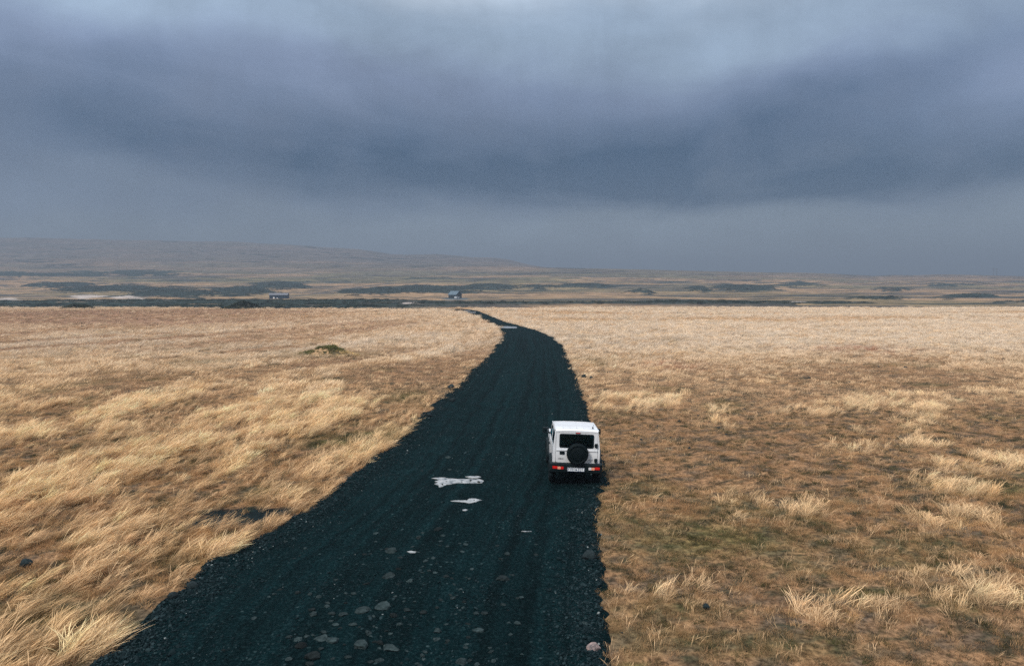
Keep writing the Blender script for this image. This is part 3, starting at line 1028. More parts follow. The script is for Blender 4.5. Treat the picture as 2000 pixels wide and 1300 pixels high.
    prof = [(-1.60, 0.655), (-1.725, 0.650), (-1.750, 0.625), (-1.750, 0.585), (-1.735, 0.575), (-1.735, 0.445), (-1.720, 0.375), (-1.66, 0.335), (-1.58, 0.335)]
    xs_ = [(-0.815, 0.10), (-0.80, 0.035), (-0.74, 0.0), (0.74, 0.0), (0.80, 0.035), (0.815, 0.10)]
    rg = [[bm.verts.new((x, y + (dyy if y < -1.61 else 0) * (1 if y < -1.64 else 0.3), z)) for y, z in prof] for x, dyy in xs_]
    for a, b_ in zip(rg, rg[1:]):
        for i in range(len(prof) - 1):
            bm.faces.new((a[i], a[i + 1], b_[i + 1], b_[i]))
    bm.faces.new(rg[0])
    bm.faces.new(list(reversed(rg[-1])))
    bmp = new_obj('rear_bumper', bm, bk, root, bevel=0.006, segs=1)
    for s in (-1, 1):
        bm = bmesh.new()
        add_panel(bm, rrect(s * 0.555 - 0.185, s * 0.555 + 0.185, 0.446, 0.566, 0.012, 2), [], lambda a, b_, d: Vector((a, -1.742 + d, b_)), 0.03)
        tl = new_obj('tail_lamp', bm, bk, root)
        segs_ = ((0.0 if s < 0 else 0.0),)
        # the outer third red, then amber, then (right) clear or (left) red
        parts_ = [('red_lens', 0.57, 0.722, 0.480, 0.558), ('amber_lens', 0.470, 0.566, 0.466, 0.546), ('clear_lens' if s > 0 else 'red_lens', 0.384, 0.466, 0.466, 0.546)]
        for (mt, a0, a1, z0, z1) in parts_:
            x0, x1 = sorted((s * a0, s * a1))
            bm = bmesh.new()
            add_panel(bm, rrect(x0, x1, z0, z1, 0.010, 2), [], lambda a, b_, d: Vector((a, -1.755 + d, b_)), 0.016)
            new_obj(mt, bm, M[mt], tl)
    bm = bmesh.new()
    px_, pz_ = -0.005, 0.470
    add_panel(bm, rrect(px_ - 0.262, px_ + 0.262, pz_ - 0.057, pz_ + 0.057, 0.012, 2), [], lambda a, b_, d: Vector((a, -1.768 + d, b_)), 0.012)
    pl = new_obj('license_plate', bm, M['plate_white'], root)
    bm = bmesh.new()
    add_panel(bm, rrect(px_ - 0.260, px_ + 0.260, pz_ - 0.055, pz_ + 0.055, 0.012, 2), [rrect(px_ - 0.252, px_ + 0.252, pz_ - 0.047, pz_ + 0.047, 0.010, 2)],
              lambda a, b_, d: Vector((a, -1.771 + d, b_)), 0.003)
    new_obj('plate_border', bm, M['plate_blue'], pl)
    bm = bmesh.new()
    add_box(bm, (px_ - 0.222, -1.7705, pz_ + 0.018), (0.034, 0.003, 0.026))
    new_obj('plate_flag', bm, M['plate_blue'], pl)
    text_obj('plate_lettering', 'IS', 0.034, M['plate_blue'], pl, (px_ - 0.222, -1.770, pz_ - 0.020), R90, 0.001)
    text_obj('plate_lettering', 'VH', 0.108, M['plate_blue'], pl, (px_ - 0.115, -1.770, pz_), R90, 0.0015)
    bm = bmesh.new()
    add_lathe(bm, [(0.0, -0.002), (0.026, -0.002), (0.026, 0.0)], 'Y', (px_ + 0.005, -1.769, pz_), 16)
    new_obj('inspection_sticker', bm, M['plate_blue'], pl)
    text_obj('plate_lettering', 'Z31', 0.108, M['plate_blue'], pl, (px_ + 0.137, -1.770, pz_), R90, 0.0015)

    # side glass, side doors' handles, mirrors
    for s in (-1, 1):
        for wn, nm in ((win_f, 'door_window'), (win_q, 'quarter_window')):
            bm = bmesh.new()
            add_panel(bm, wn, [], lambda a, b_, d, s=s: Vector((s * (side_x(b_) - 0.012 - d), a, b_)), 0.006)
            new_obj(nm, bm, gl, root)
        bm = bmesh.new()
        dl = [(-0.42, 0.47), (0.52, 0.47), (0.60, 0.60), (0.60, 1.035), (-0.42, 1.035)]
        add_panel(bm, dl, [], lambda a, b_, d, s=s: Vector((s * (side_x(b_) + 0.014 - d), a, b_)), 0.016)
        dr = new_obj('door', bm, wp, root)
        bm = bmesh.new()
        add_box(bm, (s * 0.765, -0.28, 0.93), (0.03, 0.18, 0.035))
        new_obj('door_handle', bm, bk, dr, bevel=0.008, segs=1)
        bm = bmesh.new()
        add_box(bm, (s * 0.875, 0.50, 1.19), (0.22, 0.10, 0.19), taper=(0.92, 0.9))
        add_bar(bm, (s * 0.70, 0.50, 1.09), (s * 0.80, 0.50, 1.12), 0.03, 8)
        mi = new_obj('wing_mirror', bm, bk, root, bevel=0.02)
        bm = bmesh.new()
        add_box(bm, (s * 0.878, 0.4465, 1.175), (0.16, 0.006, 0.10))
        new_obj('mirror_glass', bm, M['mirror_glass'], mi)
        bm = bmesh.new()
        add_box(bm, (s * 0.742, 0.05, 0.425), (0.06, 1.35, 0.10))
        new_obj('sill_trim', bm, bk, root, bevel=0.012, segs=1)
    # windscreen
    bm = bmesh.new()
    add_panel(bm, [(-0.66, 0), (0.66, 0), (0.60, 1), (-0.60, 1)], [], lambda a, b_, d: Vector((a, 0.615 - 0.41 * b_ - d, 1.065 + 0.440 * b_)), 0.006)
    new_obj('windscreen', bm, gl, root)

    # fender flares and wheels
    for ay in AX:
        for s in (-1, 1):
            bm = bmesh.new()
            ring = []
            for a in range(-12, 193, 12):
                ca_, sa_ = math.cos(math.radians(a)), math.sin(math.radians(a))
                ring.append([bm.verts.new((s * x, ay + rr * ca_, BZ + rr * sa_)) for (rr, x) in ((0.405, 0.70), (0.405, 0.812), (0.425, 0.822), (0.465, 0.805), (0.495, 0.745), (0.495, 0.70))])
            for a, b_ in zip(ring, ring[1:]):
                for i in range(6):
                    bm.faces.new((a[i], a[(i + 1) % 6], b_[(i + 1) % 6], b_[i]))
            bm.faces.new(ring[0])
            bm.faces.new(list(reversed(ring[-1])))
            new_obj('fender_flare', bm, bk, root)
            wx_ = s * 0.695
            wh = bpy.data.objects.new('wheel', None)
            link(wh, root)
            wh.location = (wx_, ay, WZ)
            bm = bmesh.new()
            add_lathe(bm, [(0.205, -0.085), (0.215, -0.10), (0.30, -0.105), (0.325, -0.095), (0.336, -0.07), (0.336, 0.07), (0.325, 0.095), (0.30, 0.105), (0.215, 0.10), (0.205, 0.085)], 'X', (0, 0, 0), 36)
            for k_ in range(28):
                a = 2 * math.pi * k_ / 28
                for off in (-0.066, 0.0, 0.066):
                    a2 = a + (0.11 if off == 0 else 0)
                    add_box(bm, (off, 0.339 * math.cos(a2), 0.339 * math.sin(a2)), (0.052, 0.018, 0.05), Matrix.Rotation(a2, 3, 'X'))
            new_obj('tyre', bm, M['rubber'], wh)
            bm = bmesh.new()
            add_lathe(bm, [(0.0, 0.03), (0.06, 0.045), (0.13, 0.02), (0.19, 0.03), (0.21, 0.08), (0.21, -0.08), (0.17, -0.06), (0.0, -0.05)], 'X', (0, 0, 0), 24)
            rm = new_obj('rim', bm, M['steel'], wh)
            if s < 0:
                rm.rotation_euler = (0, 0, math.pi)
    # front end
    bm = bmesh.new()
    add_box(bm, (0, 1.675, 0.80), (1.16, 0.03, 0.20))
    for k_ in range(5):
        add_box(bm, (-0.24 + 0.12 * k_, 1.695, 0.80), (0.03, 0.02, 0.15))
    new_obj('grille', bm, bk, root)
    for s in (-1, 1):
        bm = bmesh.new()
        add_lathe(bm, [(0.0, 0.03), (0.07, 0.025), (0.095, 0.0), (0.095, -0.03)], 'Y', (s * 0.49, 1.69, 0.80), 24)
        new_obj('headlight', bm, M['clear_lens'], root, smooth=True)
    bm = bmesh.new()
    add_box(bm, (0, 1.70, 0.50), (1.60, 0.16, 0.24))
    new_obj('front_bumper', bm, bk, root, bevel=0.03)
    # underside, cabin floor, seats, axles
    bm = bmesh.new()
    add_box(bm, (0, 0.0, 0.50), (1.05, 3.1, 0.18))
    add_box(bm, (0, -0.25, 0.60), (1.36, 1.15, 0.10))
    add_bar(bm, (0.48, -0.9, 0.36), (0.48, -1.68, 0.33), 0.028, 10)
    new_obj('chassis', bm, M['interior'], root)
    for ay in AX:
        bm = bmesh.new()
        add_bar(bm, (-0.62, ay, WZ), (0.62, ay, WZ), 0.045, 10)
        add_lathe(bm, [(0.02, -0.10), (0.10, -0.05), (0.11, 0.02), (0.03, 0.10)], 'Y', (0.12, ay, WZ), 14)
        new_obj('axle', bm, M['interior'], root)
    for s in (-1, 1):
        bm = bmesh.new()
        add_box(bm, (s * 0.33, -0.05, 0.82), (0.46, 0.48, 0.16))
        add_box(bm, (s * 0.33, -0.32, 1.08), (0.44, 0.14, 0.50), Matrix.Rotation(math.radians(12), 3, 'X'))
        add_box(bm, (s * 0.33, -0.40, 1.42), (0.24, 0.09, 0.16))
        new_obj('seat', bm, M['interior'], root, bevel=0.03)
        bm = bmesh.new()
        add_box(bm, (s * 0.30, -1.10, 1.02), (0.50, 0.12, 0.36))
        add_box(bm, (s * 0.30, -1.12, 1.25), (0.22, 0.08, 0.12))
        new_obj('rear_seat', bm, M['interior'], root, bevel=0.03)
    bm = bmesh.new()
    add_box(bm, (0, 0.52, 0.98), (1.28, 0.26, 0.18))
    new_obj('dashboard', bm, M['interior'], root, bevel=0.03)
    bm = bmesh.new()
    bmesh.ops.create_circle(bm, segments=8, radius=0.01)
    bm.clear()
    for k_ in range(20):
        a0, a1 = 2 * math.pi * k_ / 20, 2 * math.pi * (k_ + 1) / 20
        add_bar(bm, (-0.33 + 0.17 * math.cos(a0), 0.32 + 0.05 * math.sin(a0), 1.10 + 0.16 * math.sin(a0)),
                (-0.33 + 0.17 * math.cos(a1), 0.32 + 0.05 * math.sin(a1), 1.10 + 0.16 * math.sin(a1)), 0.015, 6)
    new_obj('steering_wheel', bm, bk, root)
    for ch in root.children:
        if not ch.name.startswith(('wheel', 'axle')):
            ch.location.z += 0.10
    return root


jeep = build_jeep()


# ------------------------------------------------------------------ puddles
def seg_outline(pts, seed, amp):
    out = []
    rr = random.Random(seed)
    n = len(pts)
    for i in range(n):
        a, b_ = pts[i], pts[(i + 1) % n]
        for k_ in range(4):
            f = k_ / 4
            p = a.lerp(b_, f)
            j = amp * (0 if k_ == 0 else 1)
            out.append((p.x + rr.uniform(-j, j), p.y + rr.uniform(-j, j) * 1.5))
    return out


for i, (cx, cy, rx, ry, pts, lab) in enumerate(PUD):
    bm = bmesh.new()
    ol = seg_outline(pts, i, min(0.010, rx * 0.03))
    z0 = PUD_Z[i] + 0.012
    add_panel(bm, ol, [], lambda a, b_, d: Vector((a, b_, z0 - d)), 0.03)
    o = new_obj('puddle', bm, M['puddle'])
    tag(o, lab, 'puddle', 'puddles on the gravel road')


# ------------------------------------------------------------------ rocks
def rock_mesh(name, seed, sub=2, jag=0.28, squash=0.7):
    rr = random.Random(seed)
    bm = bmesh.new()
    bmesh.ops.create_icosphere(bm, subdivisions=sub, radius=0.5)
    planes = []
    for k_ in range(9):
        d = Vector((rr.gauss(0, 1), rr.gauss(0, 1), rr.gauss(0, 1))).normalized()
        planes.append((d, rr.uniform(0.26, 0.44)))
    for v_ in bm.verts:
        for d, h in planes:
            k_ = v_.co.dot(d)
            if k_ > h:
                v_.co -= d * (k_ - h) * 0.9
        v_.co += Vector((rr.uniform(-1, 1), rr.uniform(-1, 1), rr.uniform(-1, 1))) * jag * 0.05
        v_.co.z *= squash
    bmesh.ops.recalc_face_normals(bm, faces=bm.faces)
    me_ = bpy.data.meshes.new(name)
    bm.to_mesh(me_)
    bm.free()
    return me_


def ground_h(x, y):
    l_, r_ = road_lr(np.array([y]))
    if l_[0] < x < r_[0]:
        return road_h(x, y)
    return float(field_z(np.array([x]), np.array([y]))[0])


def place_rock(name, me_, px, py, wpx, mat, parent=None, sink=0.25, asp=1.0, rz=None):
    p = at(px, py)
    s = wpx / F * math.hypot(p.y, H)
    mm = me_
    if mat is not None and (not mm.materials or mm.materials[0] != mat):
        mm.materials.clear()
        mm.materials.append(mat)
    o = link(bpy.data.objects.new(name, mm), parent)
    zg = ground_h(p.x, p.y)
    o.scale = (s, s * random.uniform(0.5, 1.0), s * asp)
    o.rotation_euler = (random.uniform(-.2, .2), random.uniform(-.2, .2), random.uniform(0, 6.28) if rz is None else rz)
    o.location = (p.x, p.y, zg + s * asp * (0.33 - sink))
    return o


rocks = [rock_mesh('lava_rock', 100 + k_, 2) for k_ in range(7)]
ROCKS = [
    (50, 1096, 20, 'dark angular lava boulder alone in pale grass near the left picture edge'),
    (376, 1142, 20, 'dark lava rock on the grass verge, upper of two near the lower left road edge'),
    (337, 1171, 17, 'dark lava rock on the verge, lower of two near the lower left road edge'),
    (881, 757, 18, 'tilted dark slab of rock on the left verge beyond the jeep'),
    (350, 719, 8, 'left of two small dark stones on the bare patch in the left field'),
    (377, 726, 7, 'right of two small dark stones on the bare patch in the left field'),
    (671, 791, 12, 'dark stone in the left field up-slope from the green strip'),
    (1141, 735, 11, 'left of two dark stones on the right verge far beyond the jeep'),
    (1154, 737, 9, 'right of two dark stones on the right verge far beyond the jeep'),
    (1151, 1087, 26, 'rounded dark boulder half on the road at the right verge, below the jeep'),
    (1380, 1181, 16, 'blunt dark stone in the short grass right of the road'),
    (806, 820, 14, 'dark stone by the left road edge, lower end of the rocky verge'),
    (838, 813, 12, 'dark stone on the gravel edge above the lower rocky verge stone'),
    (884, 783, 12, 'dark lump of gravel on the left road edge below the tilted slab'),
    (733, 897, 12, 'dark stone standing up from the left road edge level with the number plate'),
    (948, 616 + 18, 7, 'small dark stone at the inside of the far road bend'),
]
for i, (px_, py_, wpx, lab) in enumerate(ROCKS):
    o = place_rock('lava_rock', rocks[i % 7], px_, py_, wpx * 1.2, M['lava'], None, -0.05 if i in (0, 10) else 0.14, 1.0)
    tag(o, lab, 'rock', 'dark lava rocks beside the road')
me_ = rock_mesh('pale_topped_rock', 222, 3, 0.3, 0.75)
o = place_rock('pale_topped_rock', me_, 1160, 1264, 31, M['pink_stone'], None, 0.14, 0.8, 0.6)
tag(o, 'grey rock with a pinkish pale top at the right road edge, lowest in view', 'rock', 'dark lava rocks beside the road')

small = [rock_mesh('lava_stone', 300 + k_, 1, 0.3, 0.6) for k_ in range(5)]
STONES_R = [(1310, 854), (1327, 820), (1404, 834), (1418, 848), (1286, 830), (1252, 856), (1768, 717), (1524, 734), (1658, 745), (1830, 829), (1948, 823),
            (1935, 820), (1920, 862), (1734, 869), (1642, 898), (1858, 954), (1248, 913), (1280, 913), (1364, 948), (1706, 726), (1580, 738), (1960, 700),
            (1612, 776), (1654, 789), (1453, 795), (1562, 718), (1716, 717), (1346, 874), (1808, 818), (1912, 818), (1364, 808), (1905, 1000), (1445, 1010),
            (1850, 1230), (1790, 1235), (1215, 1225)]
for i, (px_, py_) in enumerate(STONES_R):
    o = place_rock('lava_stone', small[i % 5], px_, py_, random.uniform(6.5, 10), M['lava'])
    tag(o, 'small dark lava stone lying in the short tan grass right of the road', 'stone', 'small dark stones in the right field')
for i, (px_, py_) in enumerate([(55, 664), (95, 662), (108, 772), (268, 622), (255, 830), (160, 636), (205, 640), (308, 632), (230, 752), (480, 710), (250, 905), (570, 840), (660, 735)]):
    o = place_rock('lava_stone', small[i % 5], px_, py_, random.uniform(5, 7), M['lava'])
    tag(o, 'small dark lava stone lying in the golden field left of the road', 'stone', 'small dark stones in the left field')

# stones pressed into the road: parts of the road
ROAD_ST = [(610, 1192, 15), (705, 1195, 34), (745, 1190, 30), (648, 1200, 14), (672, 1203, 17), (730, 1207, 10), (768, 1205, 15), (795, 1195, 14), (646, 1215, 11),
           (655, 1223, 13), (688, 1223, 19), (610, 1202, 19), (566, 1245, 13), (582, 1252, 15), (611, 1243, 10), (628, 1250, 24), (650, 1253, 26), (588, 1265, 22),
           (703, 1262, 34), (742, 1256, 17), (765, 1266, 32), (610, 1285, 30), (605, 1297, 18), (627, 1270, 11), (720, 1240, 16), (640, 1180, 10), (690, 1163, 11),
           (565, 1290, 13), (716, 1142, 17), (760, 1129, 24), (800, 1139, 14), (830, 1098, 12), (782, 1090, 10), (761, 1076, 26), (990, 1081, 14), (982, 1130, 24),
           (857, 1036, 18), (922, 1112, 10), (946, 1197, 14), (854, 1231, 17), (852, 1248, 18), (933, 1229, 20), (826, 1198, 14), (901, 1291, 20), (932, 1294, 14),
           (917, 1286, 10), (1000, 1122, 12), (870, 1128, 14), (885, 1170, 12), (905, 1177, 10), (1010, 1215, 16), (780, 1220, 12), (960, 1270, 12), (830, 1270, 12),
           (740, 1290, 20), (680, 1285, 14), (1140, 1040, 10), (1138, 1060, 12), (1142, 1216, 13), (875, 893, 14), (945, 897, 9), (878, 916, 9), (990, 889, 8), (823, 916, 8),
           (1040, 735, 7), (1010, 730, 7), (1030, 675, 6)]
emb = [rock_mesh('stone', 400 + k_, 2, 1.5, 0.8) for k_ in range(16)]
for i, (px_, py_, wpx) in enumerate(ROAD_ST):
    place_rock('stone', emb[i % 16], px_, py_, wpx * 1.1, M['road_stone'], road, random.uniform(.26, .36), random.uniform(0.4, 0.7), random.uniform(-0.9, 0.9))
for (px_, py_, wpx) in ((919, 939.5, 7), (935, 942.5, 7), (872, 941, 4), (864, 947, 5), (902, 941.5, 4), (926, 978, 4)):
    place_rock('stone', emb[int(wpx) % 16], px_, py_, wpx, M['lava'], road, 0.10, 0.8)
rr = random.Random(5)
for i in range(110):
    while True:
        px_, py_ = rr.gauss(800, 170), rr.uniform(1040, 1298)
        p = at(px_, py_)
        l_, r_ = road_lr(np.array([p.y]))
        if l_[0] + 0.5 < p.x < r_[0] - 0.3: break
    place_rock('stone', emb[i % 16], px_, py_, rr.uniform(6, 13), M['road_stone'], road, rr.uniform(.28, .38), rr.uniform(0.4, 0.7), rr.uniform(-0.9, 0.9))

# ------------------------------------------------------------------ grass
def blade(vs, fs, al, sh, base, h, lean, width, nseg, rr, plume=False, droop=0.0):
    ang = rr.uniform(0, math.pi)
    wx_, wy_ = math.cos(ang), math.sin(ang)
    s0 = rr.random()
    i0 = len(vs)
    for k_ in range(nseg + 1):
        f = k_ / nseg
        bend = f ** 1.8
        p = Vector((base[0] + lean[0] * bend, base[1] + lean[1] * bend, h * (f - droop * f * f * 0.5)))
        if plume:
            ww = width * (0.45 + 1.2 * math.exp(-((f - 0.78) / 0.2) ** 2)) * (1 if f < 0.99 else 0.2)
        else:
            ww = width * (1 - f * 0.85)
        vs.append((p.x - wx_ * ww / 2, p.y - wy_ * ww / 2, p.z))
        vs.append((p.x + wx_ * ww / 2, p.y + wy_ * ww / 2, p.z))
        al += [f, f]
        sh += [s0, s0]
        if k_:
            a = i0 + 2 * k_ - 2
            fs.append((a, a + 1, a + 3, a + 2))


def tuft(col, name, n, rad, h0, h1, lean0, lean1, width, nseg, seed, mat, plume=False, wind=0.6, droop=0.2):
    rr = random.Random(seed)
    vs, fs, al, sh = [], [], [], []
    for _ in range(n):
        a, q = rr.uniform(0, 6.28), rad * math.sqrt(rr.random())
        h = rr.uniform(h0, h1)
        la = rr.gauss(0.25, 0.5) if rr.random() < wind else rr.uniform(0, 6.28)
        ll = rr.uniform(lean0, lean1) * h
        blade(vs, fs, al, sh, (q * math.cos(a), q * math.sin(a)), h, (ll * math.cos(la), ll * math.sin(la)), width * rr.uniform(.7, 1.3), nseg, rr, plume, droop)
    me_ = bpy.data.meshes.new(name)
    me_.from_pydata(vs, [], fs)
    set_float(me_, 'along', al)
    set_float(me_, 'shade', sh)
    me_.materials.append(mat)
    o_ = bpy.data.objects.new(name, me_)
    col.objects.link(o_)


def gn_instances(name, pts, rot, scl, tint, idx, col):
    """one object that scatters copies of the meshes in col over given points"""
    me_ = bpy.data.meshes.new(name)
    me_.vertices.add(len(pts))
    me_.vertices.foreach_set('co', np.asarray(pts, np.float32).ravel())
    a = me_.attributes.new('turn', 'FLOAT_VECTOR', 'POINT')
    a.data.foreach_set('vector', np.asarray(rot, np.float32).ravel())
    a = me_.attributes.new('size', 'FLOAT_VECTOR', 'POINT')
    a.data.foreach_set('vector', np.asarray(scl, np.float32).ravel())
    a = me_.attributes.new('pick', 'INT', 'POINT')
    a.data.foreach_set('value', np.asarray(idx, np.int32))
    set_col(me_, 'tint', tint)
    o_ = link(bpy.data.objects.new(name, me_))
    ng = bpy.data.node_groups.new(name, 'GeometryNodeTree')
    ng.interface.new_socket('Geometry', in_out='INPUT', socket_type='NodeSocketGeometry')
    ng.interface.new_socket('Geometry', in_out='OUTPUT', socket_type='NodeSocketGeometry')
    nd = ng.nodes
    gi, go = nd.new('NodeGroupInput'), nd.new('NodeGroupOutput')
    ci = nd.new('GeometryNodeCollectionInfo')
    ci.inputs['Collection'].default_value = col
    ci.inputs['Separate Children'].default_value = True
    ci.inputs['Reset Children'].default_value = True
    iop = nd.new('GeometryNodeInstanceOnPoints')

    def attr(nm, ty):
        q = nd.new('GeometryNodeInputNamedAttribute')
        q.data_type = ty
        q.inputs['Name'].default_value = nm
        return q.outputs['Attribute']
    e2r = nd.new('FunctionNodeEulerToRotation')
    lk = ng.links.new
    lk(gi.outputs[0], iop.inputs['Points'])
    lk(ci.outputs[0], iop.inputs['Instance'])
    iop.inputs['Pick Instance'].default_value = True
    lk(attr('pick', 'INT'), iop.inputs['Instance Index'])
    lk(attr('turn', 'FLOAT_VECTOR'), e2r.inputs[0])
    lk(e2r.outputs[0], iop.inputs['Rotation'])
    lk(attr('size', 'FLOAT_VECTOR'), iop.inputs['Scale'])
    lk(iop.outputs[0], go.inputs[0])
    md = o_.modifiers.new('scatter', 'NODES')
    md.node_group = ng
    return o_


gcol = bpy.data.collections.new('grass_tufts')
for k_ in range(4): tuft(gcol, 'tuft_%02d' % k_, 34, 0.15, 0.05, 0.20, 0.3, 1.2, 0.0075, 3, 10 + k_, M['grass'], wind=0.55)                       # 0-3 short
for k_ in range(4): tuft(gcol, 'tuft_%02d' % (4 + k_), 34, 0.14, 0.26, 0.54, 0.45, 1.10, 0.0065, 6, 20 + k_, M['grass'], True, 0.93, 0.45)        # 4-7 tall
for k_ in range(3): tuft(gcol, 'tuft_%02d' % (8 + k_), 60, 0.20, 0.03, 0.09, 0.3, 1.4, 0.016, 2, 30 + k_, M['grass'], wind=0.1)                  # 8-10 low moss and heath
for k_ in range(3): tuft(gcol, 'tuft_%02d' % (11 + k_), 34, 0.42, 0.07, 0.20, 0.3, 1.1, 0.022, 2, 40 + k_, M['grass'], wind=0.55)                # 11-13 short, far
for k_ in range(3): tuft(gcol, 'tuft_%02d' % (14 + k_), 34, 0.42, 0.22, 0.50, 0.4, 1.0, 0.022, 3, 50 + k_, M['grass'], True, 0.93, 0.45)         # 14-16 tall, far

for k_ in range(4): tuft(gcol, 'tuft_%02d' % (17 + k_), 7, 0.16, 0.22, 0.50, 0.35, 1.0, 0.0070, 6, 60 + k_, M['grass'], True, 0.95, 0.45)        # 17-20 a few stalks


def scatter_grass():
    P, R, S, T, I = [], [], [], [], []
    for (y0, y1, dens, farz) in ((9.0, 20.0, 130, 0), (20.0, 38.0, 78, 0), (38.0, 62.0, 22, 1), (62.0, 110.0, 9, 1), (110.0, EDGE_Y + 4, 3.6, 1)):
        n = int(dens * (y1 - y0) * (y1 * 1.7 + 6) )
        y = RNG.uniform(y0, y1, n)
        x = RNG.uniform(-1, 1, n) * (0.85 * y1 + 3)
        k = np.abs(x) < 0.85 * y + 3
        x, y = x[k], y[k]
        l_, r_ = road_lr(y)
        jit = RNG.normal(0, 0.10, len(x))
        k = (x < l_ - 0.12 - 0.26 * sstep(y, 18, 12) + jit) | (x > r_ + 0.07 + 0.6 * jit)
        x, y, l_, r_ = x[k], y[k], l_[k], r_[k]
        pale, bare, green, red = cover(x, y)
        d_road = np.maximum(l_ - x, x - r_)
        clump = fbm(x, y, 0.55, 81, 3, 0.6)
        keep = 0.40 + 0.72 * sstep(clump, 0.38, 0.60) - 0.22 * bare + 0.25 * pale
        pit = np.maximum(spot(x, y, 458, 1002, 1.15, .95, .2), .9 * spot(x, y, 548, 992, .4, .4, .2))
        keep = keep * (1 - 0.95 * sstep(pit, .23, .45))
        k = RNG.random(len(x)) < keep
        x, y, pale, bare, green, red, clump, d_road, l_ = (q[k] for q in (x, y, pale, bare, green, red, clump, d_road, l_))
        n = len(x)
        fine = fbm(x, y, 0.9, 82, 3, 0.6)
        rnd = RNG.random(n)
        edge = sstep(d_road, 1.6, 0.2)
        lf = x < l_
        tallp = pale * sstep(fine, 0.30, 0.58) * np.where(lf | (y > 60), 0.8, 0.5) + np.where(lf, 0.07, 0.17 * sstep(fbm(x, y, 0.9, 89, 3, .6), .42, .60)) * (1 - .5 * bare) + np.where(lf, 0.10, 0.04) * edge * sstep(fine, .4, .55)
        tall = rnd < tallp
        low = (~tall) & (RNG.random(n) < 0.18 + 0.40 * green + 0.25 * bare)
        idx = np.where(tall, RNG.integers(4, 8, n), np.where(low, RNG.integers(8, 11, n), RNG.integers(0, 4, n)))
        wisp = tall & (~lf) & (y < 40) & (RNG.random(n) > 1.3 * pale)
        idx = np.where(wisp, RNG.integers(17, 21, n), idx)
        if farz:
            idx = np.where(tall, RNG.integers(14, 17, n), RNG.integers(11, 14, n))
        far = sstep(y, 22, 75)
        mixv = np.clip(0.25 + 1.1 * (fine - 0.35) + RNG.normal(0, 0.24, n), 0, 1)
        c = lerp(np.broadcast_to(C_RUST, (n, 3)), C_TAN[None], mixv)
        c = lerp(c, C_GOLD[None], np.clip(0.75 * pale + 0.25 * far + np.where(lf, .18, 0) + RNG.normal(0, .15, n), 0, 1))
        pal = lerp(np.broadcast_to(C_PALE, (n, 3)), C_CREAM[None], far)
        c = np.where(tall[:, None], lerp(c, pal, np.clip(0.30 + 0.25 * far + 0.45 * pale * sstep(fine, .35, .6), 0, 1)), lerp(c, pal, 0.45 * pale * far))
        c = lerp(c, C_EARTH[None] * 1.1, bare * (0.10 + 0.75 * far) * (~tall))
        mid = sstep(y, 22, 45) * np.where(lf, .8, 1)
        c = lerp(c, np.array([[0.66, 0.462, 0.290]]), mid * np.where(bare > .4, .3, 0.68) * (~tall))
        dot = (~tall) & (RNG.random(n) < 0.24 * (1 - far) + 0.03) & (fbm(x, y, 0.5, 86, 2) < .42)
        c = np.where(dot[:, None], C_DEEP[None] * 1.2, c)
        c = np.where(low[:, None], lerp(c, lerp(np.broadcast_to(C_PEAT * 1.3, (n, 3)), C_DEEP[None] * 1.3, RNG.random(n)), 0.45 + 0.4 * sstep(clump, .55, .4)), c)
        c = lerp(c, lerp(np.broadcast_to(C_GREEN, (n, 3)), C_DEEP[None] * 1.2, np.clip(RNG.normal(0.5, 0.3, n), 0, 1)), np.clip(green * np.where(tall, 0.35, 0.9) * (RNG.random(n) < .8), 0, 1))
        dark_tuft = (~tall) & (y < 34) & (fbm(x, y, 0.42, 84, 3, .6) < np.where(lf, .40, .46)) & (RNG.random(n) < .75)  # random share of short near tufts, coloured dark peat to green
        c = np.where(dark_tuft[:, None], lerp(np.broadcast_to(C_PEAT, (n, 3)), C_GREEN[None] * .55, RNG.random(n)), c)
        c = lerp(c, C_RED[None], np.clip(red * 0.85 * (RNG.random(n) < .6), 0, 1))
        c = c * RNG.normal(1.0, np.where(y < 40, 0.20, 0.12), n).clip(.4, 1.6)[:, None]
        s = RNG.uniform(0.50, 1.10, n) * (1 + 0.30 * pale * tall) * np.where(lf, 0.92, 0.80)
        if farz: s = s * (1.0 + 0.5 * sstep(y, 60, 150))
        s = s * np.where(farz & tall, 0.9, 1)
        z = field_z(x, y) - 0.02
        P.append(np.stack([x, y, z], 1))
        gust = (fbm(x, y, 5.0, 85, 2) - 0.5) * 1.6
        R.append(np.stack([RNG.normal(0, .12, n), RNG.normal(0, .12, n), np.where(low, RNG.uniform(0, 6.28, n), gust + RNG.normal(0.30, 0.35, n))], 1))
        S.append(np.stack([s, s, s * RNG.uniform(0.8, 1.15, n)], 1))
        T.append(np.clip(c, 0.004, 0.8))
        I.append(idx)
    P, R, S, T, I = (np.concatenate(q) for q in (P, R, S, T, I))
    print('grass tufts', len(P))
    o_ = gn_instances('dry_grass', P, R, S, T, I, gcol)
    tag(o_, 'dry golden wind-combed grass covering the plain on both sides of the road', 'grass', None, 'stuff')


scatter_grass()

# ------------------------------------------------------------------ loose gravel
scol = bpy.data.collections.new('gravel_stones')
for k_ in range(5):
    me_ = rock_mesh('gravel_%02d' % k_, 500 + k_, 1, 0.4, 0.6)
    me_.materials.append(M['stone_tint'])
    scol.objects.link(bpy.data.objects.new('gravel_%02d' % k_, me_))


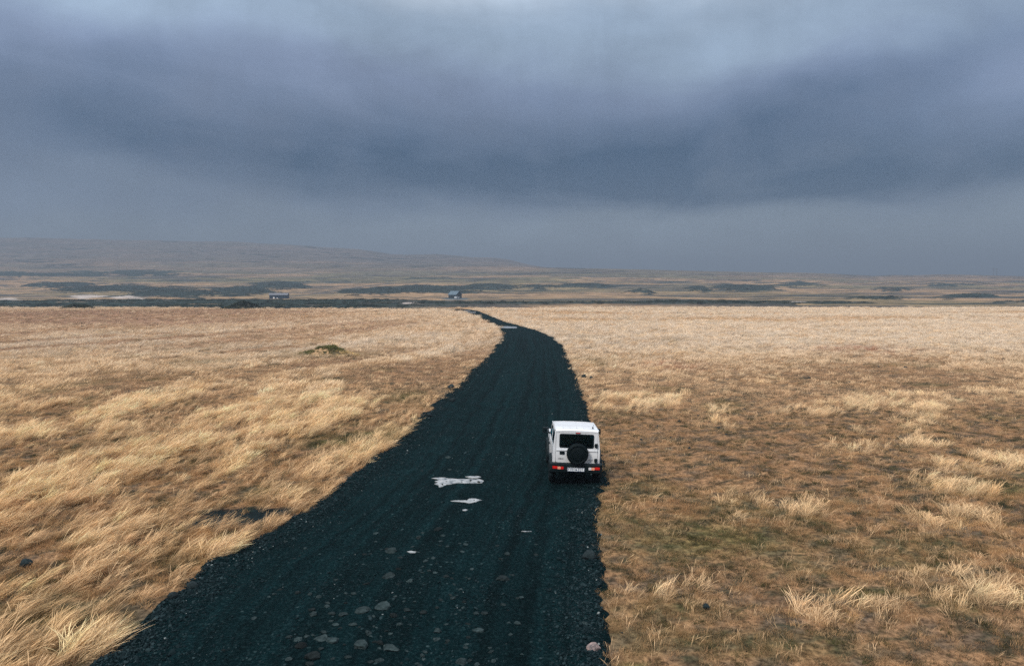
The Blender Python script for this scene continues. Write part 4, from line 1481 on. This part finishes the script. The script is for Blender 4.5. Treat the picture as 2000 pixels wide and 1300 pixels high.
def scatter_gravel():
    n = 84000
    y = 9.5 + (58 - 9.5) * RNG.random(n) ** 1.5
    l_, r_ = road_lr(y)
    tt_ = RNG.random(n)
    side = RNG.random(n)
    e = np.abs(RNG.normal(0, 0.45, n))
    x = np.where(side < 0.30, l_ - 0.12 + e, np.where(side < 0.5, r_ + 0.10 - e, l_ + (r_ - l_) * tt_))
    clump = fbm(x, y, 0.9, 87, 3)
    rut = np.zeros(n)
    for q in (0.27, 0.46, 0.64, 0.84):
        rut = np.maximum(rut, np.exp(-(((x - l_) / (r_ - l_) - q) / 0.045) ** 2))
    k = RNG.random(n) < np.where(side < .5, 0.9, 0.75 * sstep(clump, 0.38, 0.62) * (1 - .85 * rut))
    x, y, side, e = x[k], y[k], side[k], e[k]
    n = len(x)
    z = np.where(True, road_z(x, y), 0)
    s = RNG.lognormal(math.log(0.036), 0.42, n) * (1 + (side < 0.5) * 0.05)
    inp = np.zeros(n, bool)
    for (cx, cy, rx, ry, _, _) in PUD:
        inp |= np.hypot((x - cx) / (rx + .05), (y - cy) / (ry + .05)) < 1
    s = np.where(inp, s * 0.01, s)
    c = lerp(np.broadcast_to(np.array([0.001, 0.007, 0.009]), (n, 3)), np.array([[0.018, 0.034, 0.038]]), RNG.random(n) ** 2.2)
    c = np.where((RNG.random(n) < 0.007)[:, None], np.array([[0.16, 0.18, 0.18]]), c)
    P = np.stack([x, y, z + s * 0.12], 1)
    R = np.stack([RNG.normal(0, .4, n), RNG.normal(0, .4, n), RNG.uniform(0, 6.28, n)], 1)
    S = np.stack([s, s * RNG.uniform(.6, 1, n), s * RNG.uniform(.5, .9, n)], 1)
    o_ = gn_instances('loose_gravel', P, R, S, c, RNG.integers(0, 5, n), scol)
    tag(o_, 'loose dark gravel and chips strewn over the road and its edges', 'gravel', None, 'stuff')


scatter_gravel()

# ------------------------------------------------------------------ the green hummock and the dark mounds
bcol = bpy.data.collections.new('leafy_clumps')
for k_ in range(4): tuft(bcol, 'clump_%02d' % k_, 60, 0.30, 0.10, 0.42, 0.3, 1.2, 0.05, 2, 70 + k_, M['bush'], wind=0.2)


def mound(name, px_, py_, wpx, h, lab, cat, soil, cols, nclump, seed, size=1.0, group=None, split=False):
    p = at(px_, py_)
    rad = wpx / 2 / F * p.y
    n = 40
    tt_ = np.linspace(-1.3, 1.3, n)
    XX_, YY_ = np.meshgrid(tt_, tt_)
    rr_ = np.hypot(XX_, YY_)
    lump = fbm(XX_ * rad + seed * 7, YY_ * rad, rad * 0.55, seed, 4, 0.55)
    ZZ_ = h * np.exp(-(rr_ / 0.62) ** 2) * (0.35 + 1.3 * lump) - 0.10 - 0.25 * sstep(rr_, 0.9, 1.3)
    zg = ground_h(p.x, p.y)
    me_ = grid_mesh(name, XX_ * rad, YY_ * rad * 0.6, ZZ_)
    set_col(me_, 'tint', lerp(np.broadcast_to(np.array(soil[0]), (n * n, 3)), np.array([soil[1]]), sstep(lump.ravel(), .4, .62)))
    me_.materials.append(M['field'])
    root = empty(name, (p.x, p.y, zg))
    tag(root, lab, cat, group)
    link(bpy.data.objects.new('soil', me_), root)
    rng = np.random.default_rng(seed)
    q = rng.normal(0, 0.42, (nclump, 2)).clip(-1, 1)
    if split:
        q[:, 0] = np.where(rng.random(nclump) < .5, rng.normal(-.55, .24, nclump), rng.normal(.45, .34, nclump)).clip(-1.2, 1.2)
    i_ = ((q + 1.3) / 2.6 * (n - 1)).astype(int)
    z = ZZ_[i_[:, 1], i_[:, 0]]
    cc = lerp(np.broadcast_to(np.array(cols[0]), (nclump, 3)), np.array([cols[1]]), sstep(fbm(q[:, 0] * 3, q[:, 1] * 3, 1.0, seed + 3, 3), .38, .6))
    s = rng.uniform(.5, 1.2, nclump) * size
    o_ = gn_instances('foliage', np.stack([q[:, 0] * rad, q[:, 1] * rad * .6, z - .03], 1), np.stack([rng.normal(0, .2, nclump), rng.normal(0, .2, nclump), rng.uniform(0, 6.28, nclump)], 1),
                      np.stack([s, s, s], 1), cc * rng.normal(1, .18, nclump)[:, None].clip(.5, 1.5), rng.integers(0, 4, nclump), bcol)
    o_.parent = root
    o_['kind'] = 'stuff'
    return root


hm = mound('grassy_hummock', 634, 690, 132, 0.85, 'low hummock with dark green growth and bare earth in the left field', 'hummock',
           ((0.42, 0.27, 0.15), (0.12, 0.095, 0.055)), ((0.125, 0.125, 0.045), (0.56, 0.40, 0.20)), 420, 3, 0.62, None, True)
for (ax, ay_, s_) in ((-0.9, -0.2, 0.45), (0.7, 0.1, 0.4), (1.2, -0.4, 0.35), (0.25, -0.7, 0.3)):
    o = link(bpy.data.objects.new('rock', rocks[1]), hm)
    o.scale = (s_, s_, s_)
    o.location = (ax, ay_, 0.30)
mound('rubble_mound', 152, 602, 80, 1.3, 'low dark mound at the plain edge below the pale sand flats', 'mound', ((0.03, 0.035, 0.03), (0.06, 0.06, 0.045)),
      ((0.020, 0.030, 0.022), (0.055, 0.06, 0.035)), 240, 5, 1.3, 'dark mounds along the plain edge')
mound('rubble_mound', 472, 602, 90, 1.6, 'higher dark mound at the plain edge below the blue shed', 'mound', ((0.03, 0.035, 0.03), (0.06, 0.06, 0.045)),
      ((0.020, 0.030, 0.022), (0.055, 0.06, 0.035)), 280, 6, 1.3, 'dark mounds along the plain edge')

# low scrub on the river flats
def scatter_scrub():
    mask = np.maximum(sstep(tree_line, .4, .9), sstep(darkm + (n1 - .5) * .9, .2, .5)) * (H_Y[:, None] < 760) * (sandm < 0.2)
    flat = mask.ravel()
    wgt = flat * np.repeat(np.gradient(H_Y) * H_Y, len(H_PX))
    wgt = wgt / wgt.sum()
    n = 9000
    k = RNG.choice(len(flat), n, p=wgt)
    j, i = k // len(H_PX), k % len(H_PX)
    y = H_Y[j] * (1 + RNG.uniform(-.003, .003, n))
    x = (H_PX[i] + RNG.uniform(-1.8, 1.8, n) - 1000) / F * y
    z = H_Z[j, i] - 0.05
    s = RNG.lognormal(math.log(2.0), .35, n)
    c = lerp(np.broadcast_to(np.array([0.020, 0.032, 0.024]), (n, 3)), np.array([[0.060, 0.065, 0.038]]), RNG.random(n) ** 2)
    o_ = gn_instances('river_scrub', np.stack([x, y, z], 1), np.stack([0 * x, 0 * x, RNG.uniform(0, 6.28, n)], 1), np.stack([s * 1.6, s * 1.3, s * .55], 1), c, RNG.integers(0, 4, n), bcol)
    tag(o_, 'low dark green scrub along the river flats beyond the plain', 'scrub', None, 'stuff')


scatter_scrub()


# ------------------------------------------------------------------ far buildings
def gable_house(name, px_, py_, Ydist, lx, ly, wall_h, roof_h, rz, wall_m, roof_m, openings, lab, cat):
    x = (px_ - 1000) / F * Ydist
    zb = H + (HOR - py_) * Ydist / F
    zb = min(zb, hill_z(x, Ydist) + 0.35) if abs(zb - hill_z(x, Ydist)) > 0.4 else zb
    root = empty(name, (x, Ydist, zb), (0, 0, rz))
    tag(root, lab, cat)
    hx, hy, th = lx / 2, ly / 2, 0.2

    def opn(face):
        return [o_ for o_ in openings if o_[0] == face]
    # long walls (front looks along local -y), gable walls at the ends
    for face in ('front', 'back', 'east', 'west'):
        bm = bmesh.new()
        hs = [[(a0, b0), (a1, b0), (a1, b1), (a0, b1)] for (_, a0, a1, b0, b1, _) in opn(face)]
        if face in ('front', 'back'):
            s = -1 if face == 'front' else 1
            out = [(-hx, -0.8), (hx, -0.8), (hx, wall_h), (-hx, wall_h)]
            mp = lambda a, b_, d, s=s: Vector((a, s * (hy - d), b_))
        else:
            s = 1 if face == 'east' else -1
            e_ = hy - th - 0.003
            out = [(-e_, -0.8), (e_, -0.8), (e_, wall_h), (0, wall_h + roof_h * e_ / hy), (-e_, wall_h)]
            mp = lambda a, b_, d, s=s: Vector((s * (hx - d), a, b_))
        add_panel(bm, out, hs, mp, th)
        wall = new_obj('wall', bm, wall_m, root)
        for (_, a0, a1, b0, b1, kd) in opn(face):
            bm = bmesh.new()
            add_panel(bm, [(a0 - .08, b0 - .08), (a1 + .08, b0 - .08), (a1 + .08, b1 + .08), (a0 - .08, b1 + .08)],
                      [[(a0 + .06, b0 + .06), (a1 - .06, b0 + .06), (a1 - .06, b1 - .06), (a0 + .06, b1 - .06)]], lambda a, b_, d: mp(a, b_, d - 0.05), 0.12)
            fr = new_obj(kd, bm, M['white_trim'] if kd == 'door' and name == 'long_shed' else wall_m, root)
            bm = bmesh.new()
            add_panel(bm, [(a0 + .05, b0 + .05), (a1 - .05, b0 + .05), (a1 - .05, b1 - .05), (a0 + .05, b1 - .05)], [], lambda a, b_, d: mp(a, b_, d + 0.01), 0.03)
            new_obj('pane' if kd == 'window' else 'door_leaf', bm, M['window_pane'] if kd == 'window' else (M['white_trim'] if name == 'long_shed' else M['window_pane']), fr)
    ov = 0.35
    for s in (-1, 1):
        bm = bmesh.new()
        sl = roof_h / hy
        e0 = (s * (hy + ov), wall_h - sl * ov)
        pts = [(-hx - ov, *e0), (hx + ov, *e0), (hx + ov, 0.0 + s * 0.002, wall_h + roof_h), (-hx - ov, 0.0 + s * 0.002, wall_h + roof_h)]
        vs_ = [bm.verts.new(p) for p in pts]
        v2 = [bm.verts.new((p[0], p[1], p[2] + 0.16)) for p in pts]
        bm.faces.new(vs_)
        bm.faces.new(v2)
        for i in range(4):
            bm.faces.new((vs_[i], vs_[(i + 1) % 4], v2[(i + 1) % 4], v2[i]))
        new_obj('roof_slope', bm, roof_m, root)
    bm = bmesh.new()
    add_box(bm, (0, 0, wall_h + roof_h + 0.15), (lx + 2 * ov, 0.25, 0.08))
    new_obj('ridge_cap', bm, roof_m, root)
    return root


gable_house('long_shed', 546, 584, 440, 11.2, 5.0, 2.75, 1.0, math.radians(4), M['timber_blue'], M['roof_pale'],
            [('front', -3.2, -2.4, 0.0, 1.3, 'door'), ('front', -1.0, -0.3, 0.0, .8, 'door'), ('front', 1.5, 2.6, .9, 1.8, 'window'), ('front', 3.6, 4.6, .9, 1.8, 'window')],
            'long low dark blue shed with a pale roof by the river flats', 'shed')
gable_house('gabled_house', 889, 583, 440, 6.6, 5.4, 2.7, 2.2, math.radians(-36), M['timber_dark'], M['roof_grey'],
            [('front', -2.2, -1.2, .9, 2.0, 'window'), ('front', .4, 1.4, .9, 2.0, 'window'), ('east', -.5, .5, 2.7, 3.6, 'window'), ('east', .9, 1.9, .2, 2.2, 'door')],
            'dark timber house with a steep grey gable roof beyond the road', 'house')
gable_house('small_hut', 753, 551.5, 900, 3.8, 3.0, 1.9, .8, 0.2, M['white_wall'], M['white_wall'], [], 'tiny white hut high on the far tan slope', 'hut')


def parked_car():
    Yd = 432.0
    x = (893 - 1000) / F * Yd
    zb = hill_z(x, Yd) + 0.05
    root = empty('parked_car', (x, Yd, zb), (0, 0, math.radians(62)))
    tag(root, 'small white car parked in front of the dark gabled house', 'car')
    bm = bmesh.new()
    pr = [(-2.0, .35), (2.0, .35), (2.1, .75), (1.9, .95), (.9, 1.05), (-1.85, 1.05), (-2.05, .8)]
    add_panel(bm, pr, [], lambda a, b_, d: Vector((a, d - .85, b_)), 1.7)
    new_obj('body', bm, M['white_paint'], root, bevel=0.06, segs=1)
    bm = bmesh.new()
    add_panel(bm, [(-1.8, 1.05), (.85, 1.05), (.25, 1.5), (-1.5, 1.55)], [], lambda a, b_, d: Vector((a, d - .72, b_)), 1.44)
    new_obj('windows', bm, M['window_pane'], root)
    bm = bmesh.new()
    add_box(bm, (-.62, 0, 1.55), (1.75, 1.46, .06))
    new_obj('roof', bm, M['white_paint'], root)
    for ax in (-1.25, 1.3):
        for s in (-1, 1):
            bm = bmesh.new()
            add_lathe(bm, [(0, -.1), (.33, -.1), (.33, .1), (0, .1)], 'Y', (ax, s * .78, .33), 14)
            new_obj('wheel', bm, M['rubber'], root)


parked_car()


def pylon():
    Yd = 1165.0
    x = (1940 - 1000) / F * Yd
    zb = hill_z(x, Yd) - 0.3
    root = empty('power_pylon', (x, Yd, zb))
    tag(root, 'faint wooden power pylon with two poles on the right skyline', 'pylon')
    for s in (-1, 1):
        bm = bmesh.new()
        add_bar(bm, (s * 2.7, 0, -0.5), (s * 2.7, 0, 12.5), .26, 8)
        new_obj('pole', bm, M['weathered'], root)
    bm = bmesh.new()
    add_bar(bm, (-4.6, .25, 11.4), (4.6, .25, 11.4), .22, 8)
    new_obj('crossarm', bm, M['weathered'], root)
    for x_ in (-4.2, 0, 4.2):
        bm = bmesh.new()
        add_bar(bm, (x_, .25, 11.3), (x_, .25, 10.1), .12, 6)
        new_obj('insulator', bm, M['weathered'], root)


pylon()

# ------------------------------------------------------------------ damp air
bm = bmesh.new()
add_box(bm, (0, 1850, 69), (6400, 4000, 154))
hz = bpy.data.materials.new('damp_air')
hz.use_nodes = True
hz.node_tree.nodes.clear()
t = NT(hz.node_tree)
pv = t.n('ShaderNodeVolumePrincipled')
pv.inputs['Color'].default_value = (0.325, 0.385, 0.475, 1)
pv.inputs['Density'].default_value = 0.00070
pv.inputs['Anisotropy'].default_value = 0.15
pv.inputs['Density Attribute'].default_value = ''
pv.inputs['Temperature Attribute'].default_value = ''
om = t.n('ShaderNodeOutputMaterial')
hz.node_tree.links.new(pv.outputs[0], om.inputs['Volume'])
haze = new_obj('haze', bm, hz)
haze.display_type = 'WIRE'
tag(haze, 'pale damp air between the camera and the far hills', 'haze', None, 'stuff')
